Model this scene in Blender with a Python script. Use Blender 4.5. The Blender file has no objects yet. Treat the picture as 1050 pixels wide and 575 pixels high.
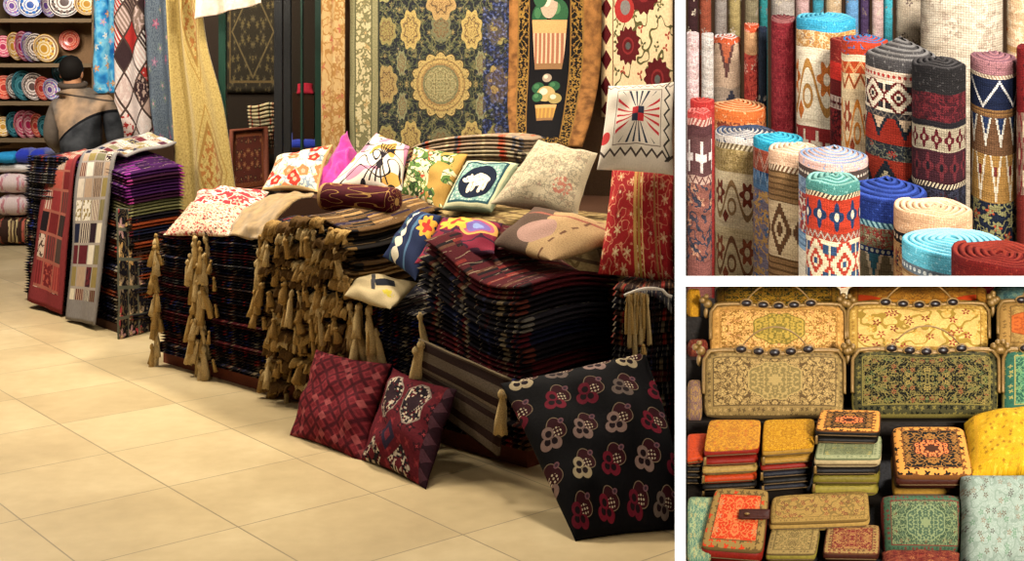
import bpy, math, random
from mathutils import Vector, noise as mnoise
PI = math.pi
SC = bpy.context.scene
COL = SC.collection
random.seed(7)

# ---------------------------------------------------------------- camera
F = 1350.0          # focal length in pixels of the 1050 px wide frame
HX, HY = 525.0, 60.0
CZ = 1.65
def at(px, py, Y):
    return Vector(((px - HX) / F * Y, Y, CZ - (py - HY) / F * Y))
def atz(px, Y, z):
    return Vector(((px - HX) / F * Y, Y, z))
def onz(px, py, z=0.0):
    Y = (CZ - z) * F / (py - HY)
    return at(px, py, Y)

cam = bpy.data.cameras.new('camera')
camo = bpy.data.objects.new('camera', cam)
COL.objects.link(camo)
camo.location = (0, 0, CZ)
camo.rotation_euler = (PI / 2, 0, 0)
cam.sensor_fit = 'HORIZONTAL'
cam.sensor_width = 36
cam.lens = 36 * F / 1050
cam.shift_y = -(287.5 - HY) / 1050
cam.clip_end = 60
SC.camera = camo

# ---------------------------------------------------------------- materials
def lin(h):
    r = []
    for i in (0, 2, 4):
        c = int(h[i:i + 2], 16) / 255
        r.append(c / 12.92 if c <= 0.04045 else ((c + 0.055) / 1.055) ** 2.4)
    return (r[0], r[1], r[2], 1.0)

class E:
    def __init__(s, g, v): s.g = g; s.v = v
    def __add__(s, o): return s.g.M('ADD', s, o)
    def __radd__(s, o): return s.g.M('ADD', o, s)
    def __sub__(s, o): return s.g.M('SUBTRACT', s, o)
    def __rsub__(s, o): return s.g.M('SUBTRACT', o, s)
    def __mul__(s, o): return s.g.M('MULTIPLY', s, o)
    def __rmul__(s, o): return s.g.M('MULTIPLY', o, s)
    def __truediv__(s, o): return s.g.M('DIVIDE', s, o)
    def __neg__(s): return s.g.M('MULTIPLY', s, -1.0)
    def __abs__(s): return s.g.M('ABSOLUTE', s)
    def __gt__(s, o): return s.g.M('GREATER_THAN', s, o)
    def __lt__(s, o): return s.g.M('LESS_THAN', s, o)

MATS = {}
class G:
    def __init__(s, name):
        s.m = bpy.data.materials.new(name); s.m.use_nodes = True
        s.nt = s.m.node_tree; s.nt.nodes.clear(); MATS[name] = s.m
        s._uv = None; s._ob = None
    def N(s, t): return s.nt.nodes.new(t)
    def put(s, inp, v):
        if isinstance(v, E): s.nt.links.new(v.v, inp)
        elif isinstance(v, str): inp.default_value = lin(v)
        else: inp.default_value = v
    def M(s, op, a, b=None, c=None):
        n = s.N('ShaderNodeMath'); n.operation = op
        for i, x in enumerate((a, b, c)):
            if x is not None: s.put(n.inputs[i], x)
        return E(s, n.outputs[0])
    def floor(s, a): return s.M('FLOOR', a)
    def fr(s, a): return s.M('FRACT', a)
    def sin(s, a): return s.M('SINE', a)
    def cos(s, a): return s.M('COSINE', a)
    def mn(s, a, b): return s.M('MINIMUM', a, b)
    def mx(s, a, b): return s.M('MAXIMUM', a, b)
    def hyp(s, x, y): return s.M('SQRT', x * x + y * y)
    def ang(s, y, x): return s.M('ARCTAN2', y, x)
    def inside(s, a, lo, hi): return (a > lo) * (a < hi)
    @property
    def uv(s):
        if s._uv is None:
            n = s.N('ShaderNodeUVMap'); q = s.N('ShaderNodeSeparateXYZ')
            s.nt.links.new(n.outputs[0], q.inputs[0])
            s._uv = (E(s, q.outputs[0]), E(s, q.outputs[1]))
        return s._uv
    @property
    def ob(s):
        if s._ob is None:
            n = s.N('ShaderNodeNewGeometry'); q = s.N('ShaderNodeSeparateXYZ')
            s.nt.links.new(n.outputs['Position'], q.inputs[0])
            s._ob = tuple(E(s, o) for o in q.outputs)
        return s._ob
    def vec(s, x, y, z=0.0):
        n = s.N('ShaderNodeCombineXYZ')
        for i, v in enumerate((x, y, z)): s.put(n.inputs[i], v)
        return E(s, n.outputs[0])
    def noise(s, x, y, scale=1.0, detail=2.0, z=0.0):
        n = s.N('ShaderNodeTexNoise'); n.noise_dimensions = '3D'
        s.put(n.inputs['Vector'], s.vec(x, y, z))
        n.inputs['Scale'].default_value = scale; n.inputs['Detail'].default_value = detail
        return E(s, n.outputs[0])
    def wn(s, x, y):
        n = s.N('ShaderNodeTexWhiteNoise'); n.noise_dimensions = '2D'
        s.put(n.inputs['Vector'], s.vec(x, y))
        return E(s, n.outputs[0])
    def vor(s, x, y, scale=1.0, rnd=1.0):
        n = s.N('ShaderNodeTexVoronoi'); n.voronoi_dimensions = '2D'
        s.put(n.inputs['Vector'], s.vec(x, y))
        n.inputs['Scale'].default_value = scale; n.inputs['Randomness'].default_value = rnd
        q = s.N('ShaderNodeSeparateColor'); s.nt.links.new(n.outputs['Color'], q.inputs[0])
        p = s.N('ShaderNodeSeparateXYZ'); s.nt.links.new(n.outputs['Position'], p.inputs[0])
        return E(s, n.outputs['Distance']), E(s, q.outputs[0]), E(s, p.outputs[0]), E(s, p.outputs[1])
    def ramp(s, x, stops, interp='CONSTANT'):
        n = s.N('ShaderNodeValToRGB'); r = n.color_ramp; r.interpolation = interp
        s.put(n.inputs[0], x)
        while len(r.elements) > 1: r.elements.remove(r.elements[-1])
        r.elements[0].position = stops[0][0]; r.elements[0].color = lin(stops[0][1])
        for p, c in stops[1:32]:
            e = r.elements.new(p); e.color = lin(c)
        return E(s, n.outputs[0])
    def pick(s, x, cols):
        return s.ramp(x, [(i / len(cols), c) for i, c in enumerate(cols)])
    def mix(s, f, a, b):
        n = s.N('ShaderNodeMix'); n.data_type = 'RGBA'
        s.put(n.inputs[0], f); s.put(n.inputs[6], a); s.put(n.inputs[7], b)
        return E(s, n.outputs[2])
    def mul(s, f, a, b):
        n = s.N('ShaderNodeMix'); n.data_type = 'RGBA'; n.blend_type = 'MULTIPLY'
        s.put(n.inputs[0], f); s.put(n.inputs[6], a); s.put(n.inputs[7], b)
        return E(s, n.outputs[2])
    # ---- ornament vocabulary
    def diamond(s, x, y): return abs(x) + abs(y)
    def cell(s, x, n): return s.fr(x * n) - 0.5
    def tri(s, x): return abs(s.fr(x) - 0.5) * 2.0
    def flowers(s, x, y, scale, base, cols, r0=0.3, k=5, eye=None, rnd=0.8, petal=0.3, edge=None):
        d, c, px, py = s.vor(x, y, scale, rnd)
        dx, dy = x - px, y - py
        r = s.hyp(dx, dy) * scale
        rim = s.cos(s.ang(dy, dx) * float(k) + c * 6.0) * (petal * r0) + (1 - petal) * r0
        col = base
        if edge: col = s.mix(r < rim * 1.25, col, edge)
        col = s.mix(r < rim, col, s.pick(c, cols))
        if eye: col = s.mix(r < rim * 0.38, col, eye)
        return col
    def vines(s, x, y, scale, base, col, w=0.025):
        n = s.noise(x, y, scale, 1.0, 3.7)
        return s.mix(abs(n - 0.5) < w, base, col)
    def end(s, col, rough=0.85, bump=None, bs=0.3, bd=0.004, spec=0.08, fuzz=0.25, fs=60.0, metal=0.0, sheen=0.0, trans=0.0, uvfuzz=True, coat=0.0):
        b = s.N('ShaderNodeBsdfPrincipled'); o = s.N('ShaderNodeOutputMaterial')
        s.nt.links.new(b.outputs[0], o.inputs[0])
        if fuzz:
            u = s.uv if uvfuzz else s.ob
            nz = s.noise(u[0] * fs, u[1] * fs, 1.0, 3.0, 0.0 if uvfuzz else u[2] * fs)
            col = s.mul(fuzz, col if isinstance(col, E) else col, s.ramp(nz, [(0.25, '404040'), (0.62, 'ffffff')], 'LINEAR'))
            if bump is None: bump = nz
        s.put(b.inputs['Base Color'], col); s.put(b.inputs['Roughness'], rough)
        b.inputs['Specular IOR Level'].default_value = spec; b.inputs['Metallic'].default_value = metal
        b.inputs['Coat Weight'].default_value = coat
        b.inputs['Sheen Weight'].default_value = sheen
        b.inputs['Transmission Weight'].default_value = trans
        if bump is not None:
            q = s.N('ShaderNodeBump'); q.inputs['Strength'].default_value = bs; q.inputs['Distance'].default_value = bd
            s.put(q.inputs['Height'], bump); s.nt.links.new(q.outputs[0], b.inputs['Normal'])
        return s.m

def plain(name, c, rough=0.7, **k):
    g = G(name)
    k.setdefault('uvfuzz', False); k.setdefault('fs', 120.0)
    return g.end(g.mix(0.0, c, c), rough, **k)

# ---------------------------------------------------------------- objects
def tag(o, label=None, cat=None, group=None, kind=None):
    if label: o['label'] = label
    if cat: o['category'] = cat
    if group: o['group'] = group
    if kind: o['kind'] = kind
    return o

def mk(name, geo, mat, parent=None, smooth=True, mats=None, fm=None):
    """geo = (verts, faces, uvs or None) in world space; the object's origin is at the foot of the mesh."""
    V, Fc, UV = geo
    xs = [v[0] for v in V]; ys = [v[1] for v in V]; zs = [v[2] for v in V]
    org = Vector(((min(xs) + max(xs)) / 2, (min(ys) + max(ys)) / 2, min(zs)))
    me = bpy.data.meshes.new(name)
    me.from_pydata([(v[0] - org.x, v[1] - org.y, v[2] - org.z) for v in V], [], Fc)
    if UV:
        l = me.uv_layers.new(name='UVMap')
        if len(UV) == len(V):
            for i, lp in enumerate(me.loops): l.data[i].uv = UV[lp.vertex_index]
        else:
            for i in range(len(UV)): l.data[i].uv = UV[i]
    for m in (mats or [mat]): me.materials.append(m)
    if fm:
        for p, k in zip(me.polygons, fm): p.material_index = k
    if smooth:
        me.polygons.foreach_set('use_smooth', [True] * len(me.polygons))
    o = bpy.data.objects.new(name, me); COL.objects.link(o)
    place(o, org, parent)
    return o
def world(o):
    return o.location + (world(o.parent) if o.parent else Vector((0, 0, 0)))
def place(o, w, parent=None):
    if parent is not None:
        o.parent = parent
        o.location = Vector(w) - world(parent)
    else: o.location = w
def inst(name, me, w, parent=None, rot=None, scale=None):
    o = bpy.data.objects.new(name, me); COL.objects.link(o); place(o, Vector(w), parent)
    if rot: o.rotation_euler = rot
    if scale: o.scale = scale if not isinstance(scale, float) else (scale,) * 3
    return o
def empty(name, w, parent=None):
    o = bpy.data.objects.new(name, None); COL.objects.link(o); place(o, Vector(w), parent)
    o.empty_display_size = 0.1
    return o
def join(*gs):
    V, Fc, U = [], [], []
    for v, f, u in gs:
        n = len(V); V += v; Fc += [tuple(i + n for i in q) for q in f]; U += (u or [(0, 0)] * len(v))
    return V, Fc, U
def sgn(x): return -1.0 if x < 0 else 1.0

def puff(c, t, p=2.0, q=0.5, pinch=0.06, nu=18, nv=18, nrm=None, disp=None, shape=None, wr=0.0, seed=0, frac=0.5):
    """closed cushion / slab between four corners bl, br, tr, tl; t thickness along the normal (front share = frac)."""
    bl, br, tr, tl = [Vector(x) for x in c]
    if nrm is None:
        nrm = (br - bl).cross(tl - bl).normalized()
        if nrm.y > 0: nrm = -nrm
    def P(x, y, h):
        if shape: x, y = shape(x, y)
        x, y = x * (1 - pinch * (1 - y * y)), y * (1 - pinch * (1 - x * x))
        u, v = (x + 1) / 2, (y + 1) / 2
        b = bl.lerp(br, u).lerp(tl.lerp(tr, u), v)
        w = b + nrm * h
        if wr:
            w = w + nrm * (mnoise.noise(Vector((x * 2.3 + seed, y * 2.3, seed * 1.7))) * wr * (1 - max(abs(x), abs(y)) ** 6))
        if disp: w = w + disp(u, v)
        return w
    V, U, idx = [], [], {}
    for side in (0, 1):
        for i in range(nu + 1):
            for j in range(nv + 1):
                e = i in (0, nu) or j in (0, nv)
                if side and e: idx[1, i, j] = idx[0, i, j]; continue
                x, y = -math.cos(PI * i / nu), -math.cos(PI * j / nv)
                h = max(0.0, (1 - abs(x) ** p) * (1 - abs(y) ** p)) ** q * t
                idx[side, i, j] = len(V)
                V.append(P(x, y, h * frac if side == 0 else -h * (1 - frac)))
                U.append(((x + 1) / 2, (y + 1) / 2))
    Fc = []
    for side in (0, 1):
        for i in range(nu):
            for j in range(nv):
                f = (idx[side, i, j], idx[side, i + 1, j], idx[side, i + 1, j + 1], idx[side, i, j + 1])
                Fc.append(f if side == 0 else f[::-1])
    return V, Fc, U

def cat(pts, n):
    """Catmull-Rom through points, n samples."""
    P = [Vector(p) for p in pts]
    if len(P) == 2: return [P[0].lerp(P[1], i / (n - 1)) for i in range(n)]
    out = []
    L = len(P) - 1
    for k in range(n):
        t = k / (n - 1) * L; i = min(int(t), L - 1); t -= i
        p0 = P[max(i - 1, 0)]; p1 = P[i]; p2 = P[i + 1]; p3 = P[min(i + 2, L)]
        out.append(0.5 * ((2 * p1) + (p2 - p0) * t + (2 * p0 - 5 * p1 + 4 * p2 - p3) * t * t + (3 * p1 - p0 - 3 * p2 + p3) * t ** 3))
    return out
def sheet(A, B, n=24, m=14, th=0.008, wave=None, wr=0.0, seed=0):
    """cloth of thickness th between two poly-lines A (left edge) and B (right edge), both from foot (v=0) to head (v=1)."""
    a, b = cat(A, n), cat(B, n)
    g = [[a[j].lerp(b[j], i / m) for j in range(n)] for i in range(m + 1)]
    def nor(i, j):
        du = g[min(i + 1, m)][j] - g[max(i - 1, 0)][j]
        dv = g[i][min(j + 1, n - 1)] - g[i][max(j - 1, 0)]
        k = du.cross(dv)
        return k.normalized() if k.length > 1e-9 else Vector((0, -1, 0))
    nn = [[nor(i, j) for j in range(n)] for i in range(m + 1)]
    V, U, Fc = [], [], []
    for s in (0, 1):
        for i in range(m + 1):
            for j in range(n):
                w = g[i][j].copy(); u, v = i / m, j / (n - 1)
                d = 0.0
                if wave: d += wave(u, v)
                if wr: d += wr * mnoise.noise(Vector((u * 3 + seed, v * 5, seed)))
                V.append(w + nn[i][j] * (d + (th / 2 if s == 0 else -th / 2))); U.append((u, v))
    N = (m + 1) * n
    for i in range(m):
        for j in range(n - 1):
            q = (i * n + j, (i + 1) * n + j, (i + 1) * n + j + 1, i * n + j + 1)
            Fc.append(q); Fc.append(tuple(x + N for x in q[::-1]))
    for i in range(m):
        for j in (0, n - 1):
            q = (i * n + j, (i + 1) * n + j, (i + 1) * n + j + N, i * n + j + N); Fc.append(q if j else q[::-1])
    for j in range(n - 1):
        for i in (0, m):
            q = (i * n + j, i * n + j + 1, i * n + j + 1 + N, i * n + j + N); Fc.append(q[::-1] if i else q)
    return V, Fc, U
def tube(pts, r, seg=8, closed=False):
    P = [Vector(p) for p in pts]; n = len(P)
    V, Fc, U = [], [], []
    prev = None
    for i, p in enumerate(P):
        t = (P[(i + 1) % n] if (closed or i < n - 1) else p) - (P[i - 1] if (closed or i > 0) else p)
        t.normalize()
        a = prev if prev is not None else (Vector((0, 0, 1)) if abs(t.z) < 0.9 else Vector((1, 0, 0)))
        x = (a - t * a.dot(t)).normalized(); prev = x; y = t.cross(x)
        rr = r(i / (n - 1)) if callable(r) else r
        for k in range(seg):
            an = 2 * PI * k / seg
            V.append(p + (x * math.cos(an) + y * math.sin(an)) * rr); U.append((k / seg, i / max(1, n - 1)))
    for i in range(n if closed else n - 1):
        for k in range(seg):
            Fc.append((i * seg + k, i * seg + (k + 1) % seg, ((i + 1) % n) * seg + (k + 1) % seg, ((i + 1) % n) * seg + k))
    if not closed:
        Fc.append(tuple(range(seg))[::-1]); Fc.append(tuple((n - 1) * seg + k for k in range(seg)))
    return V, Fc, U
def lathe(prof, c=(0, 0, 0), ax=(0, 0, 1), seg=20):
    """prof = [(radius, height)]; closed when it starts and ends on the axis."""
    c = Vector(c); ax = Vector(ax).normalized()
    a = Vector((0, 0, 1)) if abs(ax.z) < 0.9 else Vector((0, 1, 0))
    x = (a - ax * a.dot(ax)).normalized(); y = ax.cross(x)
    V, Fc, U = [], [], []
    n = len(prof)
    for k in range(seg):
        an = 2 * PI * k / seg
        for i, (r, h) in enumerate(prof):
            V.append(c + ax * h + (x * math.cos(an) + y * math.sin(an)) * r); U.append((k / seg, i / (n - 1)))
    for k in range(seg):
        k2 = (k + 1) % seg
        for i in range(n - 1):
            Fc.append((k * n + i, k2 * n + i, k2 * n + i + 1, k * n + i + 1))
    return V, Fc, U
def ball(c, r, s=(1, 1, 1), seg=10):
    prof = [(math.sin(PI * i / 6) * 1.0 + 1e-5, -math.cos(PI * i / 6)) for i in range(7)]
    v, f, u = lathe(prof, seg=seg)
    return [Vector(c) + Vector((p[0] * s[0], p[1] * s[1], p[2] * s[2])) * r for p in v], f, u
def box8(P, bev=0.0):
    """P: eight corners, bottom bl br tr tl then top."""
    V = [Vector(p) for p in P]
    Fc = [(3, 2, 1, 0), (4, 5, 6, 7), (0, 1, 5, 4), (1, 2, 6, 5), (2, 3, 7, 6), (3, 0, 4, 7)]
    W, G2, U = [], [], []
    q = [(0, 0), (1, 0), (1, 1), (0, 1)]
    for f in Fc:
        n = len(W); W += [V[i] for i in f]; G2.append((n, n + 1, n + 2, n + 3)); U += q
    return W, G2, U
def prism(quad, z0, z1):
    return box8([(q[0], q[1], z0) for q in quad] + [(q[0], q[1], z1) for q in quad])
def bx(c, s):
    x, y, z = c; a, b, h = s[0] / 2, s[1] / 2, s[2] / 2
    return prism([(x - a, y - b), (x + a, y - b), (x + a, y + b), (x - a, y + b)], z - h, z + h)
ORD = 'topmost,second,third,fourth,fifth,sixth,seventh,eighth,ninth,tenth,eleventh,twelfth,thirteenth,fourteenth,fifteenth,sixteenth,seventeenth,eighteenth,nineteenth,twentieth,twenty-first,twenty-second,twenty-third,twenty-fourth,twenty-fifth,twenty-sixth,twenty-seventh,twenty-eighth,twenty-ninth,thirtieth'.split(',')
# ---------------------------------------------------------------- textiles
def kilim(name, base, acc, n=34, m=5, thin='8a7a66'):
    g = G(name); u, v = g.uv
    c = g.wn(g.floor(u * float(n)), g.floor(v * float(m) + u * 1.5))
    stops = [(0, base)]
    for i, a in enumerate(acc): stops += [(0.5 + 0.5 * i / len(acc), a), (0.5 + 0.5 * (i + 0.62) / len(acc), base)]
    col = g.ramp(c, stops)
    l = g.fr(u * 11.0 + g.noise(u, v, 4.0, 1.0) * 1.6)
    col = g.mix((l < 0.07) * (g.wn(g.floor(u * 60.0), g.floor(v * 30.0)) > 0.45), col, thin)
    return g.end(col, 0.9, fuzz=0.5, fs=90.0)
KIL = [
    ('near-black textile with rust dashes', kilim('kilim_black', '17131a', ['5a2a22', '2a2a44', '75664f'])),
    ('navy textile with maroon dashes', kilim('kilim_navy', '171a30', ['551a24', '2c3358', '8a7f6c'])),
    ('maroon textile with dark stripes', kilim('kilim_maroon', '4a151c', ['1c1216', '7a2a26', '5c3a2c'])),
    ('dark brown textile with tan dashes', kilim('kilim_brown', '2e1d18', ['6e4c34', '15101a', '8c2c24'])),
    ('charcoal textile with pale stripes', kilim('kilim_charcoal', '24222a', ['6b6660', '3a1c22', '15131a'], thin='b3a890')),
    ('dark textile with blue edge', kilim('kilim_blue', '14141f', ['2a3480', '8a2420', '1c1c2c'])),
]
KIL2 = [
    ('purple', 'bright purple folded textile', kilim('kilim_purple', '34123f', ['7a2a78', '180a20', '4a2256'])),
    ('magenta', 'dark magenta striped textile', kilim('kilim_magenta', '2c0e24', ['8a3068', '140a12', '4a1c38'])),
    ('olive', 'olive grey folded textile', kilim('kilim_olive', '5c5a3a', ['8a865a', '2c2a20', '736a48'])),
    ('rust', 'rust and black folded textile', kilim('kilim_rust', '7a3418', ['18120f', 'a85a2a', '3a1a14'])),
]
TASS = plain('tassel_gold', 'a5854f', 0.9, fuzz=0.6, fs=260.0, bs=0.6)
TASS2 = plain('tassel_pale', 'c0a676', 0.9, fuzz=0.6, fs=260.0, bs=0.6)
FRINGE = plain('fringe_tan', '9a7a48', 0.9, fuzz=0.6, fs=200.0, bs=0.6)

FRD = plain('fringe_brown', '5f4628', 0.9, fuzz=0.6, fs=200.0, bs=0.6)
# floor tiles: cream, polished, joints along two directions
g = G('floor_tiles'); x, y, z = g.ob
d1 = Vector((-0.826, 1)).normalized()
p0 = onz(172.4, 498.8)
T = 0.565
a = (x - p0.x) * d1.x + (y - p0.y) * d1.y
b = (x - p0.x) * d1.y - (y - p0.y) * d1.x
ja = abs(g.fr(a * (1 / T) + 0.5) - 0.5) * T
jb = abs(g.fr(b * (1 / T) + 0.5) - 0.5) * T
jt = g.mn(ja, jb)
tone = g.wn(g.floor(a * (1 / T)), g.floor(b * (1 / T)))
n1 = g.noise(x, y, 1.7, 4.0); n2 = g.noise(x, y, 14.0, 3.0)
col = g.ramp(n1 * 0.6 + n2 * 0.25 + tone * 0.15, [(0.3, 'a8946f'), (0.5, 'b9a57e'), (0.68, 'c8b58e')], 'LINEAR')
col = g.mix(jt < 0.0028, col, '85785f')
g.end(col, 0.33, bump=g.M('SMOOTH_MIN', jt, 0.008, 0.004), bs=0.25, bd=0.01, spec=0.45, fuzz=0)

W_WHITE = plain('white_paint', 'f7f7f7', 0.5, fuzz=0)
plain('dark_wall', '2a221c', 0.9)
plain('brown_wall', '4a3626', 0.9)
plain('bench_wood', '3a2519', 0.7)
plain('red_wood', '6e3a2a', 0.6)
plain('dark_green_metal', '14352a', 0.35, spec=0.5)
plain('black_metal', '17181a', 0.35, spec=0.5)
plain('grey_wood_shelf', '6d5a42', 0.7)
plain('black_leather', '18130f', 0.5)

# patterned cushions -------------------------------------------------------
def newg(name):
    g = G(name); u, v = g.uv; return g, u, v
# white cushion, red and navy burst
g, u, v = newg('burst_white')
x, y = u - 0.5, v - 0.56
r = g.hyp(x, y); th = g.ang(y, x)
sp = abs(g.fr(th * (11 / PI) + 0.5) - 0.5)
ray = (sp < 0.17) * (abs(abs(x) - abs(y)) > 0.05) * g.inside(r, 0.08, 0.40) * (g.mx(abs(x), abs(y)) < 0.31)
col = g.mix(ray, 'd8cec2', g.mix(abs(y) > abs(x) * 1.15, 'b92f36', '2c3346'))
ck = (g.M('MULTIPLY', x, y) > 0)
col = g.mix(g.mx(abs(x), abs(y)) < 0.085, col, g.mix(ck, 'b92f36', '2f3448'))
fr_ = g.inside(g.mx(abs(x), abs(y)), 0.325, 0.335)
col = g.mix(fr_, col, '6d5a52')
zb = abs(v - 0.12 - g.tri(u * 7.0) * 0.07) < 0.016
col = g.mix(zb, col, '4a3f3c')
zr = (abs(u - 0.88 - g.tri(v * 6.0) * 0.07) < 0.014)
col = g.mix(zr * (v > 0.1), col, '3d3937')
zt = abs(v - 0.93 - g.tri(u * 9.0) * 0.04) < 0.01
col = g.mix(zt, col, '8d8078')
col = g.mix((g.hyp(u - 0.05, (v - 0.33)) < 0.07), col, 'c23a3c')
g.end(col, 0.85, fuzz=0.15)
# red cushion, gold stripes and paisley flowers
g, u, v = newg('paisley_red')
col = g.flowers(u, v, 6.0, 'a3262a', ['cf9a72', '8a1a22', 'd9b58a', 'b8433a'], 0.34, 6, 'e6d0a8', 0.5)
col = g.vines(u, v, 9.0, col, 'd08a68', 0.02)
w = u + v * 0.12
for a, b, c in ((0.50, 0.545, 'c39a58'), (0.56, 0.60, 'a58040'), (0.62, 0.635, 'd8b878'), (0.80, 0.83, 'a07a48'), (0.86, 0.87, 'c8a868')):
    col = g.mix(g.inside(w, a, b), col, c)
col = g.mix((w > 0.64) * 0.45, col, '6a1218')
g.end(col, 0.8, fuzz=0.3)
# beige cushion, faint tapestry
g, u, v = newg('tapestry_beige')
x, y = abs(u - 0.5), abs(v - 0.5)
col = g.flowers(x, y, 9.0, 'b3a68c', ['9a8f7a', 'a3917a', 'c2b698', '9b7f6e'], 0.36, 5, '8a7d68', 1.0)
col = g.vines(x, y, 22.0, col, '8d8470', 0.05)
col = g.mix((g.hyp(u - 0.78, v - 0.28) < 0.12) * (g.noise(u, v, 22.0) > 0.5), col, 'a86a5a')
col = g.mix(g.mx(x, y) > 0.45, col, 'a89c84')
g.end(col, 0.85, fuzz=0.35, fs=90.0)
# teal framed cushion with a white four-legged animal
g, u, v = newg('animal_teal')
dm = g.mx(abs(u - 0.5), abs(v - 0.5))
col = g.flowers(u, v, 16.0, '6f8f88', ['9fb5a8', '4c6a6a', 'c0c8b0'], 0.4, 4, None, 0.3)
col = g.mix(dm > 0.38, col, '23424a'); col = g.mix(dm > 0.42, col, 'b9b795'); col = g.mix(dm > 0.47, col, '8f9a80')
col = g.mix(g.hyp((u - 0.5), (v - 0.5)) < 0.34, col, '10182a')
def ell(cx, cy, a, b): return g.hyp((u - cx) * (1 / a), (v - cy) * (1 / b)) < 1.0
an = ell(0.52, 0.54, 0.20, 0.115)
for e in ((0.33, 0.56, 0.085, 0.075), (0.265, 0.51, 0.055, 0.045), (0.31, 0.635, 0.022, 0.03), (0.385, 0.40, 0.042, 0.12), (0.455, 0.41, 0.036, 0.10), (0.62, 0.40, 0.046, 0.13), (0.685, 0.43, 0.036, 0.11)):
    an = g.mx(an, ell(*e))
an = an * (1.0 - ell(0.275, 0.545, 0.012, 0.012)) * (1.0 - (abs(u - 0.42) < 0.005) * (v < 0.5)) * (1.0 - (abs(u - 0.654) < 0.005) * (v < 0.52))
col = g.mix(an, col, g.ramp(g.noise(u, v, 18.0), [(0.35, 'b9a890'), (0.55, 'e2d8c4')], 'LINEAR'))
g.end(col, 0.8, fuzz=0.25)
# floral green / red on cream with gold back
g, u, v = newg('floral_green')
col = g.flowers(u * 1.0, v, 3.2, 'd3c69a', ['b23a32', 'c5503a', '6f7f45'], 0.36, 5, 'e6c98c', 0.9)
col = g.vines(u, v, 5.0, col, '4e6a34', 0.06); col = g.vines(u + 4.0, v, 7.0, col, '2f3f28', 0.03)
col = g.mix(g.inside(u, 0.66, 1.0) * (g.noise(u, v, 3.0) > 0.44), col, 'a07d3e')
g.end(col, 0.75, fuzz=0.2)
# white cushion, black line drawing with pink and gold patches
g, u, v = newg('linear_white')
n = g.noise(u, v, 2.6, 0.0, 1.0); n2 = g.noise(u, v, 3.4, 0.0, 8.0)
col = g.mix(n2 > 0.64, 'cfc3b5', 'b57a90'); col = g.mix(n2 < 0.33, col, 'b58a44')
col = g.mix(abs(g.fr(n * 6.0) - 0.5) < 0.07, col, '1f1a1e')
col = g.mix(g.diamond((u - 0.62) * 1.8, v - 0.35) < 0.12, col, '2a2a30')
for k in range(5):
    col = g.mix((abs(u - 0.62 - (v - 0.45) * (k - 2) * 0.22) < 0.012) * g.inside(v, 0.05, 0.78), col, '241e22')
g.end(col, 0.8, fuzz=0.15)
plain('magenta_satin', 'b8358e', 0.5, fuzz=0.3, fs=40, sheen=0.3)
# white cushion, red poppies and blue leaves
g, u, v = newg('poppy_white')
col = g.vines(u, v, 6.0, 'd8cab2', '7d8a98', 0.035)
col = g.flowers(u + 2.3, v, 5.5, col, ['6c88a0', '9aa86c', 'd5a06a'], 0.26, 3, None, 1.0, 0.5)
col = g.flowers(u, v, 3.6, col, ['b8392c', 'c44a36', 'c07048', 'a82c24'], 0.40, 5, 'd0947a', 0.9, 0.1)
col = g.mix(g.mx(abs(u - 0.5), abs(v - 0.5)) > 0.47, col, 'b99a6a')
g.end(col, 0.85, fuzz=0.2)
# flat red / white cushions
g, u, v = newg('ikat_red')
x = abs(g.fr(u * 3.0) - 0.5)
col = g.flowers(u, v, 5.0, 'a8333a', ['d9c0aa', 'c9a090', 'e0d2c0'], 0.36, 6, '8a1f2a', 0.4)
col = g.vines(u, v, 8.0, col, 'd8c4b0', 0.05)
g.end(col, 0.85, fuzz=0.25)
g, u, v = newg('speckle_white')
col = g.flowers(u, v, 13.0, 'cdb79c', ['b24a44', '3c2a2c', 'a33a3c', 'd9c9b0'], 0.34, 4, None, 1.0)
col = g.vines(u, v, 16.0, col, '9c3a3c', 0.03)
g.end(col, 0.85, fuzz=0.25)
g, u, v = newg('bench_blanket')
col = g.vines(u * 4.0, v * 2.0, 3.0, '9a8458', '6f5a38', 0.04)
col = g.mix(g.fr(v * 9.0 + u) < 0.18, col, '5a4630')
g.end(col, 0.9, fuzz=0.4)
plain('olive_gold_cloth', '94784c', 0.55, fuzz=0.5, fs=26, sheen=0.3)
# maroon bolster with gold scrolls
g, u, v = newg('bolster_maroon')
n = g.noise(u * 2.0, v * 1.0, 7.0, 0.0, 2.0)
col = g.mix(abs(n - 0.5) < 0.016, '45101a', 'a88048')
col = g.mix(g.inside(v, 0.2, 0.30), col, '9c7a4e'); col = g.mix(v < 0.02, col, '2a0c12'); col = g.mix(v > 0.95, col, 'a5834c')
g.end(col, 0.7, fuzz=0.4, fs=40)
# navy cushion with cream scalloped band
g, u, v = newg('scallop_navy')
w = u * 0.95 + 0.03
sc = abs(g.sin(v * 17.0)) * 0.10
col = g.mix(g.inside(u - 0.36, 0.0 - sc, 0.03 + sc * 0.9), '1c2748', 'd9d0ba')
col = g.mix(g.inside(u, 0.2, 0.26) * (g.fr(v * 5.0) < 0.6), col, '3f5c6a')
col = g.mix(g.inside(u, 0.62, 0.68), col, '4a6a8a')
d = g.hyp(u - 0.86, v - 0.72); an = g.ang(v - 0.72, u - 0.86)
col = g.mix(d < 0.17 + g.cos(an * 8.0) * 0.03, col, 'd9a03c'); col = g.mix(d < 0.09 + g.cos(an * 4.0) * 0.03, col, 'b5352c')
g.end(col, 0.8, fuzz=0.25)
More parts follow.
